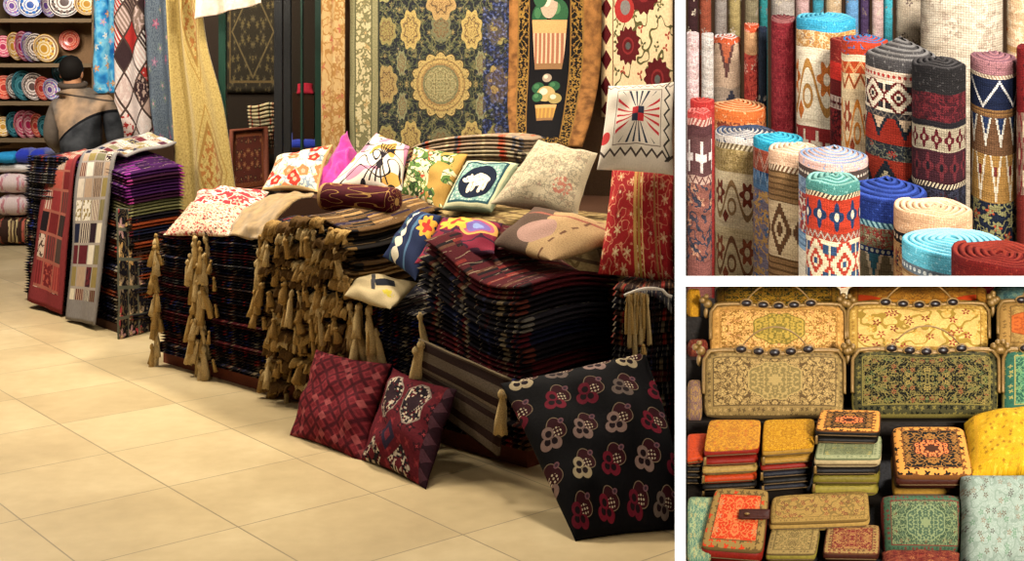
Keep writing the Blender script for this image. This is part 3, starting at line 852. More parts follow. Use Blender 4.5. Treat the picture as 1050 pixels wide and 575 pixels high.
def stack(quad, z0, z1, n, kinds, where, group, seed=0, sag=0.02, tilt=(0, 0, 0, 0), jit=0.012, tas=None, leaves=2, order=None, droop=0.0, nu=16, nv=8):
    rnd = random.Random(seed)
    fl, fr_, br, bl = [Vector((q[0], q[1], 0)) for q in quad]
    th = (z1 - z0) / n
    out = []
    for i in range(n):
        h = i / max(1, n - 1)
        kd = kinds[order[n - 1 - i]] if order else rnd.choice(kinds)
        ex = (fr_ - fl).normalized(); ey = (bl - fl).normalized()
        j0, j1, j2 = [(rnd.random() - .5) * 2 * jit for _ in range(3)]
        c = [fl + ex * j0 + ey * j2, fr_ + ex * j1 + ey * j2, br + ex * j1, bl + ex * j0]
        ph = seed * 1.3 + h * 1.5
        zc = z0 + th * (i + .5)
        def base(u, v):
            t = (tilt[0] * (1 - u) + tilt[1] * u) * (1 - v) + (tilt[3] * (1 - u) + tilt[2] * u) * v
            z = t * h + sag * h * (math.sin(u * 5 + ph) * .6 + math.sin(v * 4 + ph * .7) * .4) - droop * h * (abs(2 * u - 1) ** 4)
            return z
        gs = []
        for k in range(leaves):
            lt = th / leaves
            zz = zc - th / 2 + lt * (k + .5)
            jj = Vector(((rnd.random() - .5) * jit * .6, (rnd.random() - .5) * jit * .6, 0))
            gs.append(puff([p + Vector((0, 0, zz)) + jj for p in c], lt * 1.0, p=14, q=.5, pinch=.006, nu=nu, nv=nv, nrm=Vector((0, 0, 1)), disp=lambda u, v: Vector((0, 0, base(u, v)))))
        o = mk('folded_textile', join(*gs), kd[1])
        tag(o, f'{kd[0]}, {ORD[n - 1 - i]} {"in" if i == n - 1 else "down in"} {where}', 'folded textile', group)
        if tas:
            for (u, v, m, sc) in tas(i, n, rnd):
                p = (c[0].lerp(c[1], u)).lerp(c[3].lerp(c[2], u), v)
                out_n = -ey if v < .5 else Vector((0, 0, 0))
                if v >= .02 and u > .9: out_n = ex
                w = p + out_n * (.018 + .012 * rnd.random()) + Vector((0, 0, zc + base(u, v) + th * .2))
                inst('tassel', TM[m], w, o, rot=((rnd.random() - .5) * .5, (rnd.random() - .5) * .5, rnd.random() * 6), scale=(sc, sc, sc * (.8 + .5 * rnd.random())))
        out.append(o)
    return out

tag(mk('display_platform', prism(rq(-.04, 2.64, .05, .62), 0, .07), Mt['red_wood'], smooth=False), 'low reddish wooden platform under the tasselled textile stacks', 'platform')

def tasA(i, n, r):
    L = []
    if r.random() < .75: L.append((.02 + .05 * r.random(), 0, r.choice([0, 1, 2]), .9 + .3 * r.random()))
    if i > 1 and r.random() < .6: L.append((.94 + .06 * r.random(), 0, r.choice([0, 0, 2]), 1 + .3 * r.random()))
    if i > n * .75 and r.random() < .8: L.append((.7 + .3 * r.random(), 0, 2, 1.1))
    return L
stack(rq(-.02, .39, 0, .6), .07, .71, 22, KIL, 'the leftmost tasselled stack', 'kilims in the leftmost tasselled stack', 1, .012, (.0, .02, .05, .05), tas=tasA)
def tasB(i, n, r):
    L = []
    if r.random() < .85: L.append((.0 + .10 * r.random(), 0, r.choice([0, 2, 2]), 1 + .35 * r.random()))
    if i > n * .55 and r.random() < .9: L.append((.88 + .12 * r.random(), 0, r.choice([0, 2]), 1 + .35 * r.random()))
    if r.random() < .25: L.append((.1 + .2 * r.random(), 0, 1, .8))
    return L
stack(rq(.41, .96, 0, .6), .07, .75, 24, KIL, 'the stack under the red cushions', 'kilims in the stack under the red cushions', 2, .014, (0, .0, .06, .05), tas=tasB)
FR = [('tan and black fringed textile', kilim('kilim_tan', '8a6a40', ['5a4226', '1c1614', 'b0905c'])), ('brown fringed textile with dark edge', kilim('kilim_umber', '5a4228', ['15110f', '94744a', '2a2238'])), ('near-black fringed textile with tan edge', kilim('kilim_soot', '1a1614', ['6e5430', '2c2440', '8a7048']))]
def tasC(i, n, r):
    L = []
    for k in range(9):
        if r.random() < .72: L.append(((k + r.random()) / 9, 0, r.choice([3, 4, 4, 2, 1, 3]), .55 + .6 * r.random()))
    return L
CS = stack(rq(.98, 1.58, 0, .6), .07, .88, 20, FR, 'the fringed stack under the bolster', 'fringed textiles under the maroon bolster', 3, .055, (.0, .03, .05, .03), jit=.045, nu=26, tas=tasC)
rn_ = random.Random(5)
for i, o in enumerate(CS):          # ruffled ends of the fringed textiles
    z = .07 + (.81 / 20) * (i + .8); s0 = .96 + .05 * rn_.random()
    for k in range(5):
        if rn_.random() < .38: continue
        sa = s0 + k * .122 + .03 * rn_.random(); sb = sa + .07 + .06 * rn_.random()
        h_ = .02 + .032 * rn_.random(); zt = z + .03 * (i / 19) + .01 * rn_.random(); q_ = rn_.random() * 9
        A0, B0 = RP(sa, -.012), RP(sb, -.012); O_ = RP(0, -.03) - RP(0, 0)
        g_ = sheet([A0 + O_ * 1.2 + Vector((0, 0, zt - h_)), A0 + O_ * 1.1 + Vector((0, 0, zt - h_ * .4)), A0 + Vector((0, 0, zt))], [B0 + O_ * 1.2 + Vector((0, 0, zt - h_)), B0 + O_ * 1.1 + Vector((0, 0, zt - h_ * .4)), B0 + Vector((0, 0, zt))], 7, 18, .006, wave=lambda u, v: .018 * math.sin(u * 13 + q_) * (1.1 - v) + .009 * math.sin(u * 27 + q_ * 2) * (1 - v))
        V_ = [Vector((v.x, v.y, v.z - .02 * abs(math.sin(uv[0] * 8 + q_)) * (1 - uv[1]))) for v, uv in zip(g_[0], g_[2])]
        mk('fringe', (V_, g_[1], g_[2]), rn_.choice((FRINGE, TASS2, TASS, FRD, FRD)), o)
def tasD(i, n, r):
    L = []
    if i > n - 6:
        for k in range(4): L.append((.05 + .4 * r.random(), 0, r.choice([2, 2, 0]), 1 + .4 * r.random()))
    elif r.random() < .35: L.append((r.random(), 0, 0, .8))
    return L
stack(rq(1.61, 2.04, 0, .6), .07, .56, 15, KIL, 'the low stack under the beige cushion', 'kilims in the low stack under the beige cushion', 4, .015, (0, .0, .03, .03), tas=tasD)
def tasE(i, n, r):
    return [(.02, 0, 2, 1.1)] if i in (3, 6) else []
stack(rq(2.07, 2.66, 0, .62), .07, .80, 11, KIL, 'the big stack under the brown cushion', 'kilims in the big stack under the brown cushion', 5, .065, (.06, -.05, -.10, .04), jit=.02, tas=tasE, order=[2, 0, 4, 1, 0, 2, 5, 0, 1, 0, 3], nu=26, nv=16, leaves=3)
stack([(.40, 5.3), (.650, 5.3), (.72, 5.85), (.56, 5.85)], 0, .73, 15, KIL, 'the stack under the red cushion', 'kilims in the stack under the red cushion', 6, .015, (0, 0, .0, .0), jit=.01)

# bench behind the stacks, carrying the cushions
P1, P2 = RP(.1, .68), RP(2.75, .68)
tag(mk('display_bench', prism([(P1.x, P1.y), (P2.x, P2.y), (.84, 7.24), (-1.2, 8.13)], 0, .88), Mt['bench_wood'], smooth=False), 'dark wooden bench behind the textile stacks carrying the cushions', 'bench')

bl_ = mk('bench_blanket', sheet([RP(1.35, .655) + Vector((0, 0, .55)), RP(1.35, .655) + Vector((0, 0, .8)), RP(1.36, .69) + Vector((0, 0, .893)), RP(1.5, 1.1) + Vector((0, 0, .893))], [RP(2.74, .655) + Vector((0, 0, .55)), RP(2.74, .655) + Vector((0, 0, .8)), RP(2.73, .69) + Vector((0, 0, .893)), RP(2.55, 1.1) + Vector((0, 0, .893))], 26, 20, .012, wr=.008), Mt['bench_blanket'])
tag(bl_, 'pale tan blanket spread on the bench under the cushions', 'blanket')
def cushion(corners, t, mat, label, group=None, name='cushion', cat='cushion', wr=.02, pinch=.07, seed=0, p=2.0, q=.55, **k):
    o = mk(name, puff([at(*c) for c in corners], t, p=p, q=q, pinch=pinch, nu=22, nv=22, wr=wr, seed=seed, **k), Mt[mat] if isinstance(mat, str) else mat)
    return tag(o, label, cat, group)
CG = 'cushions on the bench and stacks'
cushion([(612, 174, 5.50), (691, 180, 5.45), (691, 84, 5.62), (624, 88, 5.68)], .17, 'burst_white', 'white cushion with red and navy embroidered burst above the red cushion', CG, seed=1, pinch=.04)
cushion([(613, 281, 5.50), (691, 292, 5.42), (691, 174, 5.62), (628, 172, 5.70)], .17, 'paisley_red', 'red paisley cushion with gold stripes under the white burst cushion', CG, seed=2, pinch=.04)
cushion([(503, 209, 6.15), (592, 224, 5.95), (613, 157, 6.25), (552, 143, 6.45)], .17, 'tapestry_beige', 'beige tapestry cushion with faded flowers leaning in the middle', CG, seed=3)
cushion([(453, 215, 6.45), (504, 218, 6.30), (532, 168, 6.55), (479, 165, 6.70)], .07, 'animal_teal', 'teal framed cushion with a white animal in a dark oval', CG, seed=4, pinch=.02, p=6)
cushion([(411, 199, 6.90), (452, 219, 6.60), (480, 158, 6.85), (425, 150, 7.10)], .14, 'floral_green', 'cream cushion with red and green flowers and gold side', CG, seed=5)
cushion([(338, 190, 7.45), (413, 196, 7.30), (420, 150, 7.55), (386, 136, 7.75)], .15, 'linear_white', 'white cushion with black line drawing and pink patches', CG, seed=6)
cushion([(318, 197, 7.60), (350, 194, 7.55), (366, 157, 7.80), (356, 134, 7.95)], .10, 'magenta_satin', 'bright magenta satin cushion between two white cushions', CG, seed=7, wr=.05)
cushion([(268, 195, 7.60), (326, 197, 7.50), (341, 148, 7.80), (284, 160, 7.90)], .13, 'poppy_white', 'white cushion with red poppies left of the magenta cushion', CG, seed=8)
cushion([(194, 213, 7.15), (271, 214, 6.95), (276, 197, 7.35), (202, 196, 7.50)], .12, 'ikat_red', 'flat red and white cushion behind the speckled cushion', CG, seed=9)
cushion([(167, 241, 6.95), (236, 242, 6.65), (254, 211, 7.00), (196, 207, 7.25)], .10, 'speckle_white', 'flat cream cushion with red and black speckles on leftmost stack', CG, seed=10)
cushion([(392, 263, 5.98), (426, 288, 5.68), (453, 221, 6.00), (428, 215, 6.20)], .13, 'scallop_navy', 'navy cushion with a cream scalloped band', CG, seed=12)
cushion([(424, 271, 5.68), (507, 260, 5.58), (516, 229, 5.85), (454, 222, 6.05)], .11, 'flower_crimson', 'crimson cushion with yellow flower and purple heart', CG, seed=13)
cushion([(503, 251, 5.68), (565, 267, 5.36), (653, 238, 5.72), (548, 212, 6.00)], .14, 'brown_tan', 'brown and tan flat cushion lying on the big stack', CG, seed=14, pinch=.05)
cushion([(353, 303, 5.88), (400, 317, 5.66), (429, 290, 5.92), (370, 280, 6.10)], .09, 'beige_black', 'flat beige cushion with black motif on the low stack', CG, seed=15, pinch=.03)
FG = 'cushions on the floor'
cushion([(297, 446, 5.77), (371, 475, 5.40), (402, 373, 5.72), (324, 358, 6.05)], .15, 'lattice_red', 'plain dark red cushion with diagonal lattice on the floor', FG, seed=16, wr=.035)
cushion([(369, 471, 5.42), (437, 502, 5.04), (469, 399, 5.33), (403, 377, 5.68)], .14, 'medallion_red', 'dark red cushion with two speckled medallions on the floor', FG, seed=17, wr=.03)
cushion([(590, 555, 4.50), (691, 543, 4.60), (661, 361, 5.02), (513, 393, 5.06)], .2, 'flower_black', 'large black cushion with three-petal flowers on the floor', FG, seed=18, wr=.03, pinch=.03, disp=lambda u, v: Vector(((.055 * u ** 3) * math.sin(PI * v ** .9), 0, 0)))

bc_ = [o for o in bpy.data.objects if o.get('label', '').startswith('large black cushion')][0]
inst('tassel', TM[3], at(660, 353, 5.0), bc_, scale=.5)['label'] = 'small gold corner tassel'
# olive cloth drooping from the fringed stack
tag(mk('draped_cloth', sheet([at(235, 241, 6.66), at(243, 224, 6.78), at(262, 208, 6.97), at(285, 199, 7.1)], [at(273, 247, 6.38), at(279, 232, 6.40), at(300, 208, 6.5), at(322, 199, 6.72)], 20, 16, .012, wr=.03, seed=3), Mt['olive_gold_cloth']), 'olive gold satin cloth draped between two stacks', 'cloth')
# bolster
a, b = at(331, 201, 6.55), at(407, 207, 6.35)
ax_ = (b - a).normalized(); Lb = (b - a).length; rb = .07
bo = mk('bolster', lathe([(1e-4, 0), (rb * .7, .0), (rb * .95, .012), (rb, .04), (rb * .97, Lb * .22), (rb * 1.03, Lb * .5), (rb, Lb - .04), (rb * .93, Lb - .01), (rb * .6, Lb), (1e-4, Lb)], a, ax_, 28), Mt['bolster_maroon'])
tag(bo, 'maroon velvet bolster with gold scrolls on the fringed stack', 'bolster')
# pile of striped cloths at the back of the bench
PLK = [('cream and red striped cloth', kilim('cloth_cream', 'b8a680', ['8a2c28', 'c0ae88', '4a4a3c'])), ('grey and tan striped cloth', kilim('cloth_grey', 'a4987c', ['4a4038', 'c0b08c', 'a0402c'])), ('terracotta and slate striped cloth', kilim('cloth_terra', '94806a', ['54545c', 'b8a684', 'a05038']))]
p, q = at(418, 160, 7.2), at(536, 160, 6.95)
stack([(p.x, 7.2), (q.x, 6.95), (q.x + .14, 7.25), (p.x + .14, 7.55)], .88, 1.24, 9, PLK, 'the pile before the black rug', 'striped cloths piled on the bench', 8, .012, (-.05, .02, .02, -.05), jit=.02, droop=.03)
# striped hanging kilim on the big stack
k = mk('striped_kilim', sheet([at(427, 404, 5.56), at(428, 376, 5.56), at(430, 347, 5.58)], [at(511, 468, 5.13), at(517, 426, 5.13), at(524, 388, 5.15)], 22, 14, .014, wr=.012, seed=5), Mt['stripe_kilim'])
tag(k, 'brown and beige striped kilim hanging on the front of big stack', 'kilim')
for (px, py, Y) in ((431, 350, 5.54), (426, 356, 5.54), (514, 400, 5.10)): inst('tassel', TM[2], at(px, py, Y), k, scale=1.3)
c = mk('folded_throw', puff([at(640, 303, 5.24), at(689, 300, 5.24), at(691, 286, 5.62), at(650, 288, 5.62)], .03, p=10, pinch=.01, nu=14, nv=10, nrm=Vector((0, 0, 1)), disp=lambda u, v: Vector((0, 0, -.09 * (1 - v) ** 3 * abs(u * 2 - 1.0) ** 2))), KIL[4][1])
tag(c, 'dark folded throw with a thick gold fringe beside partition', 'throw')
c2 = mk('edging', tube([at(640 + 49 * i / 10, 303 - 6 * math.sin(i / 10 * PI) + (4 if i > 8 else 0) - i * .3, 5.22) for i in range(11)], .006, 6), Mt['linen_white'], c)
c2['label'] = 'white edging'
for i in range(11):
    inst('tassel', TM[(0, 2, 1)[i % 3]], at(643 + i * 2.1, 300 + abs(i - 5) * .5, 5.22 - .012 * (i % 3)), c, rot=(0, .06 * math.sin(i * 4), i), scale=(.55, .55, 1.95 - .12 * abs(i - 5) + .2 * math.sin(i * 7)))

# ================================================================ wall hangings
def hang(name, pts_l, pts_r, mat, label, cat='wall hanging', th=.012, wave=None, wr=.0, n=24, m=18, **k):
    return tag(mk(name, sheet(pts_l, pts_r, n, m, th, wave, wr), Mt[mat]), label, cat, **k)
hang('medallion_rug', [bpt(362, 175), bpt(362, 60), bpt(362, -60)], [bpt(528, 175), bpt(528, 60), bpt(528, -60)], 'medallion_rug', 'black rug with a gold sunflower medallion hanging on the back wall', 'rug', wr=.012)
hang('suzani_hanging', [bpt(619, 120), bpt(619, 50), bpt(619, -20)], [bpt(691, 120), bpt(691, 50), bpt(691, -20)], 'suzani', 'cream embroidered hanging with dark red rosettes at the right', wr=.01)
def bt(px, py, o): return bpt(px, py, o)
hang('basket_tapestry', [bt(541, 152, .24), bt(531, 110, .14), bt(527, 60, .07), bt(527, -18, .06)], [bt(612, 150, .24), bt(617, 110, .14), bt(620, 60, .07), bt(620, -18, .06)], 'basket_tapestry', 'black and gold tapestry with two fruit baskets between satin edges', 'tapestry', wave=lambda u, v: .02 * math.sin(u * PI) - .01 * math.sin(u * 9))
hang('floral_curtain', [bt(336, 200, .06), bt(335, 100, .06), bt(335, -20, .06)], [bt(359, 200, .06), bt(358, 100, .06), bt(358, -20, .06)], 'cream_floral_curtain', 'narrow cream floral curtain beside the glass door', 'curtain', wave=lambda u, v: .012 * math.sin(u * 12))
hang('damask_curtain', [at(182, 255, 8.5), at(181, 150, 8.5), at(176, 70, 8.5), at(171, -25, 8.5)], [at(246, 225, 8.42), at(240, 185, 8.42), at(229, 110, 8.42), at(212, 45, 8.45), at(203, -25, 8.48)], 'yellow_damask', 'yellow damask curtain draped beside the glass door', 'curtain', wave=lambda u, v: .03 * math.sin(u * 15 + 1) * (1.2 - u), n=40, m=40)
hang('valance', [at(200, 20, 8.28), at(202, -20, 8.28)], [at(270, 3, 8.2), at(266, -20, 8.2)], 'valance_white', 'white ruffled valance above the glass door', 'valance', wave=lambda u, v: .04 * math.sin(u * 14) * (1 - v * .5), m=40)
hang('silk_panel', [at(96, 96, 10.2), at(97, 40, 10.2), at(96, -15, 10.2)], [at(122, 95, 10.12), at(121, 40, 10.12), at(120, -15, 10.12)], 'blue_silk', 'bright blue patterned silk hanging behind the person', 'textile', wave=lambda u, v: .015 * math.sin(u * 10), wr=.02)
hang('patchwork_hanging', [at(120, 160, 10.05), at(119, 70, 10.05), at(118, -15, 10.05)], [at(157, 152, 9.98), at(150, 70, 9.98), at(146, -15, 9.98)], 'patchwork_diamond', 'hanging with red and white diamond patches left of blue-grey cloth', 'textile', wave=lambda u, v: .02 * math.sin(u * 9 + 1), wr=.02)
hang('wool_hanging', [at(159, 150, 9.9), at(152, 70, 9.9), at(147, -15, 9.9)], [at(180, 145, 9.85), at(175, 70, 9.85), at(171, -15, 9.85)], 'blue_grey_wool', 'blue-grey wool hanging with pink flowers beside yellow curtain', 'textile', wave=lambda u, v: .025 * math.sin(u * 8), wr=.02)

# ================================================================ glazed shop door
def pxbox(x0, x1, y0, y1, Y, dpt):
    a, b = at(x0, y1, Y), at(x1, y0, Y)
    return bx(((a.x + b.x) / 2, Y + dpt / 2, (a.z + b.z) / 2), (b.x - a.x, dpt, b.z - a.z))
dr = empty('door_1', at(282, 200, 8.5)); dr.location.z = 0; dr['kind'] = 'structure'
ZB = CZ * F / 8.5 + HY
for nm, x0, x1, mt in (('jamb', 224, 231, 'dark_green_metal'), ('stile', 281, 289, 'black_metal'), ('stile', 291, 297.5, 'black_metal'), ('stile', 308, 310, 'dark_green_metal'), ('jamb', 323, 334, 'dark_green_metal')):
    mk(nm, pxbox(x0, x1, -60, ZB, 8.46, .06), Mt[mt], dr, smooth=False)
for x0, x1 in ((231, 281), (297.5, 323)):
    mk('rail', pxbox(x0, x1, ZB - 14, ZB, 8.47, .04), Mt['dark_green_metal'], dr, smooth=False)
    mk('pane', pxbox(x0, x1, -60, ZB - 14, 8.485, .006), Mt['shop_glass'], dr, smooth=False)
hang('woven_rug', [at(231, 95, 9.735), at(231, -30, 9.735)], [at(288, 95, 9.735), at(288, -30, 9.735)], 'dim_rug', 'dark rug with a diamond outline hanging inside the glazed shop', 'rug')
fr_o = empty('framed_kilim', at(255, 197, 9.2))
A_ = [(236, 197), (274, 192), (272, 131), (238, 134)]
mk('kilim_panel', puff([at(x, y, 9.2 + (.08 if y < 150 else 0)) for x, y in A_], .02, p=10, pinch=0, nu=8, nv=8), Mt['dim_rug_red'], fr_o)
mk('frame', tube([at(x, y, 9.18 + (.08 if y < 150 else 0)) for x, y in A_], .022, 6, True), Mt['red_wood'], fr_o)
tag(fr_o, 'small red kilim in a wooden frame standing behind the glass', 'framed kilim')
p, q = at(258, 130, 9.45), at(284, 130, 9.4)
tag(mk('side_table', join(prism([(p.x - .05, 9.25), (q.x + .3, 9.25), (q.x + .3, 9.65), (p.x - .05, 9.65)], .98, 1.02), bx((p.x, 9.3, .49), (.04, .04, .98)), bx((q.x + .25, 9.3, .49), (.04, .04, .98)), bx((p.x, 9.6, .49), (.04, .04, .98)), bx((q.x + .25, 9.6, .49), (.04, .04, .98))), Mt['bench_wood'], smooth=False), 'dark side table inside the glazed shop', 'table')
stack([(p.x, 9.3), (q.x, 9.3), (q.x, 9.6), (p.x, 9.6)], 1.02, 1.32, 6, PLK, 'the pile behind the glass door', 'cloths piled behind the glass door', 21, .02, jit=.01)
tag(mk('folded_velvet', puff([at(298, 150, 9.3), at(326, 150, 9.3), at(326, 138, 9.55), at(298, 138, 9.55)], .07, p=8, pinch=.02, nu=10, nv=8, nrm=Vector((0, 0, 1))), Mt['velvet_blue']), 'folded blue velvet seen through the right pane', 'textile')
tag(mk('trunk', join(pxbox(300, 322, 95, 150, 9.35, .3)), Mt['bench_wood'], smooth=False), 'dark trunk behind the right pane of the glass door', 'trunk')
tag(mk('cushion', puff([at(304, 96, 9.34), at(322, 96, 9.34), at(321, 86, 9.5), at(305, 86, 9.5)], .06, nu=10, nv=10), Mt['velvet_crimson']), 'small red cushion on the trunk behind the glass', 'cushion')

# ================================================================ far kiosk with patchwork runners
def xyp(px, Y): return Vector(((px - HX) / F * Y, Y, 0))
k0, k1, k2 = xyp(25, 9.0), xyp(74, 8.5), xyp(130, 7.8)
nk = Vector((.69, .73, 0))
tag(mk('display_platform', prism([k0 + Vector((.02, 0, 0)), k2 + Vector((-.04, .06, 0)), k2 + nk * .4, k0 + nk * .34], 0, .05), Mt['bench_wood'], smooth=False), 'low dark platform under the patchwork runners', 'platform')
stack([k0, k1, k1 + nk * .33, k0 + nk * .33], .05, 1.0, 26, KIL[:2] + KIL[4:], 'the dark stack left of patchwork runners', 'dark textiles left of the patchwork runners', 31, .01, jit=.012)
KB = KIL2 and [(d, m) for _, d, m in KIL2] + KIL
stack([k1 + Vector((.02, -.02, 0)), k2, k2 + nk * .40, k1 + nk * .40], .05, .98, 24, KB, 'the stack under the patchwork runners', 'textiles under the patchwork runners', 32, .015, (.02, 0, .02, .10), jit=.012,
      order=[0, 1, 0, 0, 1, 2, 2, 4, 3, 5, 4, 3, 7, 3, 4, 5, 3, 4, 8, 3, 4, 5, 4, 4])
hang('patchwork_runner', [at(29, 308, 8.72), at(40, 230, 8.80), at(52, 168, 8.86), at(66, 158, 9.05), at(84, 154, 9.2)], [at(63, 322, 8.40), at(70, 240, 8.42), at(78, 168, 8.44), at(90, 159, 8.6), at(104, 155, 8.75)], 'patchwork_red', 'red patchwork runner draped over the far kiosk', 'runner', wr=.015, n=40)
hang('patchwork_runner', [at(68, 327, 8.28), at(75, 250, 8.30), at(82, 166, 8.34), at(97, 153, 8.6), at(122, 143, 8.85), at(150, 136, 9.0)], [at(97, 333, 7.98), at(107, 250, 7.98), at(117, 165, 7.98), at(130, 160, 8.1), at(152, 153, 8.25), at(181, 146, 8.4)], 'patchwork_grey', 'grey and white patchwork runner draped right of the red runner', 'runner', wr=.015, n=60)
hang('patchwork_throw', [at(121, 349, 7.74), at(121, 280, 7.74), at(120, 213, 7.76)], [at(152, 340, 7.93), at(151, 280, 7.93), at(151, 214, 7.95)], 'patch_floral_black', 'black patchwork throw with flowers hanging on kiosk end', 'throw', wr=.012)

# ================================================================ far ceramics shop
def px2(x, y, Y=11.9): return at(x, y, Y)
sh = empty('wall_shelf', px2(45, 145)); tag(sh, 'brown wall shelf unit holding painted plates', 'shelf')
for y in (19, 65, 104, 142):
    mk('shelf', pxbox(-12, 94, y, y + 4, 11.85, .5), Mt['grey_wood_shelf'], sh, smooth=False)
mk('back_panel', pxbox(-14, 122, -30, 152, 12.33, .04), plain('shelf_back', '8a6a4a', .8), sh, smooth=False)
for x in (-12, 94): mk('side_panel', pxbox(x, x + 2, -30, 152, 11.86, .48), Mt['grey_wood_shelf'], sh, smooth=False)
def plate_mesh(r, dp, mat):
    prof = [(1e-4, .0), (r * .3, .0), (r * .55, dp * .15), (r * .8, dp * .5), (r, dp), (r * 1.02, dp * .96), (r * .82, dp * .38), (r * .5, -.012), (1e-4, -.016)]
    V, Fc, U = lathe(prof, seg=28)
    n = len(prof); vv = [0, .2, .45, .75, 1, 1, 1, 1, 1]
    U = [(u[0], vv[i % n]) for i, u in enumerate(U)]
    me = bpy.data.meshes.new('plate'); me.from_pydata(V, [], Fc); l = me.uv_layers.new(name='UVMap')
    for i, lp in enumerate(me.loops): l.data[i].uv = U[lp.vertex_index]
    for pl in me.polygons: # keep u continuous at the seam
        us = [l.data[i].uv[0] for i in pl.loop_indices]
        if max(us) - min(us) > .5:
            for i in pl.loop_indices:
                if l.data[i].uv[0] < .5: l.data[i].uv[0] += 1
    me.materials.append(mat); me.polygons.foreach_set('use_smooth', [True] * len(me.polygons)); return me
PM = [plate_mesh(1, .28, m) for _, m in PLT]
rows = {'top shelf': [(12, 6, 10, 0, .5), (31, 5, 12, 6, .1), (47, 6, 11, 0, .75), (66, 2, 15, 1, 0), (89, 4, 11, 3, .0)],
        'second shelf': [(3, 48, 10, 2, .3), (13, 48, 13, 3, .8), (21, 48, 14, 2, .85), (28, 49, 14, 0, .8), (35, 49, 13, 1, .6), (45, 50, 13, 3, .5)],
        'third shelf': [(4, 90, 11, 5, .3), (13, 89, 12, 1, .7), (22, 88, 14, 4, .6), (33, 89, 13, 1, .5), (42, 91, 11, 5, .7), (51, 92, 10, 0, .6)],
        'bottom shelf': [(3, 130, 9, 3, .2), (13, 128, 12, 4, .7), (22, 128, 13, 2, .7), (29, 128, 13, 2, .75), (36, 129, 11, 5, .8), (44, 130, 10, 4, .7)]}
for rn, L in rows.items():
    for i, (x, y, r, k, yw) in enumerate(L):
        R = r * 11.95 / F
        w = px2(x, y, 11.98 + .02 * (i % 2))
        o = inst('plate', PM[k], w, rot=(PI / 2 - .18, 0, yw * 1.25 + .3), scale=R * 1.12)
        tag(o, f'{PLT[k][0]} glazed plate, {["first", "second", "third", "fourth", "fifth", "sixth"][i]} from the left on the {rn}', 'plate', 'painted plates on the wall shelf')
o = inst('plate', PM[5], px2(72, 41, 12.26), rot=(PI / 2, 0, 0), scale=10.5 * 12.26 / F); tag(o, 'coral red plate hanging on the wall above the person', 'plate', 'plates hanging on the wall')
o = inst('plate', PM[4], px2(69, 72, 12.26), rot=(PI / 2, 0, 0), scale=15 * 12.26 / F); tag(o, 'large teal plate hanging behind the head of the person', 'plate', 'plates hanging on the wall')
def slabpx(name, x0, x1, y0, y1, Y, dpt, mat, label, cat, p=10, grp=None):
    a, b = at(x0, y1, Y), at(x1, y0, Y); zc = (a.z + b.z) / 2
    o = mk(name, puff([(a.x, Y, zc), (b.x, Y, zc), (b.x, Y + dpt, zc), (a.x, Y + dpt, zc)], b.z - a.z, p=p, q=.4, pinch=.0, nu=14, nv=8, nrm=Vector((0, 0, 1)), wr=.01), Mt[mat])
    return tag(o, label, cat, grp)
slabpx('mosaic_chest', -8, 31, 224, 251, 11.55, .5, 'mosaic_box', 'chest with mosaic front at the far left on the floor', 'chest')
slabpx('folded_brocade', -6, 26, 200, 223, 11.55, .45, 'brocade_pink', 'lower pile of pink brocade on the mosaic chest', 'brocade', 4)
slabpx('folded_brocade', -8, 26, 178, 199.5, 11.55, .45, 'brocade_pink', 'upper pile of pink brocade below the white linen', 'brocade', 4)
slabpx('folded_linen', -8, 46, 168.5, 177.5, 11.6, .4, 'linen_white', 'white folded linen under the blue velvet', 'linen', 5)
slabpx('folded_velvet', 15, 29, 153, 168, 11.6, .3, 'velvet_blue', 'left bundle of bright blue velvet below the plates', 'velvet', 5)
slabpx('folded_velvet', 30, 45, 153, 168, 11.6, .3, 'velvet_blue', 'right bundle of bright blue velvet beside the person', 'velvet', 5)
slabpx('folded_velvet', -8, 14, 157, 168, 11.55, .3, 'velvet_cyan', 'light blue folded cloth at the far left edge', 'velvet', 5)
slabpx('storage_bench', 27, 50, 178, 249, 11.65, .3, 'dark_wall', 'dark storage bench behind the pink brocade piles', 'bench')

# ================================================================ person, seen from behind
def skin(name, J, edges, mat, parent=None, sub=2, root=0):
    me = bpy.data.meshes.new(name)
    W = [Vector(j[0]) for j in J]
    org = Vector((W[root].x, W[root].y, min(w.z for w in W)))
    me.from_pydata([w - org for w in W], edges, [])
    o = bpy.data.objects.new(name, me); COL.objects.link(o); place(o, org, parent)
    m = o.modifiers.new('skin', 'SKIN'); m.use_smooth_shade = True; m.branch_smoothing = .6
    for i, j in enumerate(J):
        sv = me.skin_vertices[0].data[i]; sv.radius = j[1] if isinstance(j[1], tuple) else (j[1], j[1]); sv.use_root = (i == root)
    s = o.modifiers.new('sub', 'SUBSURF'); s.levels = sub; s.render_levels = sub
    me.materials.append(mat)
    return o
PY = 9.72
def pp(px, py, dy=0.0): return at(px, py, PY) + Vector((0, dy, 0))
def pz(px, z, dy=0.0): return Vector(((px - HX) / F * PY, PY + dy, z))
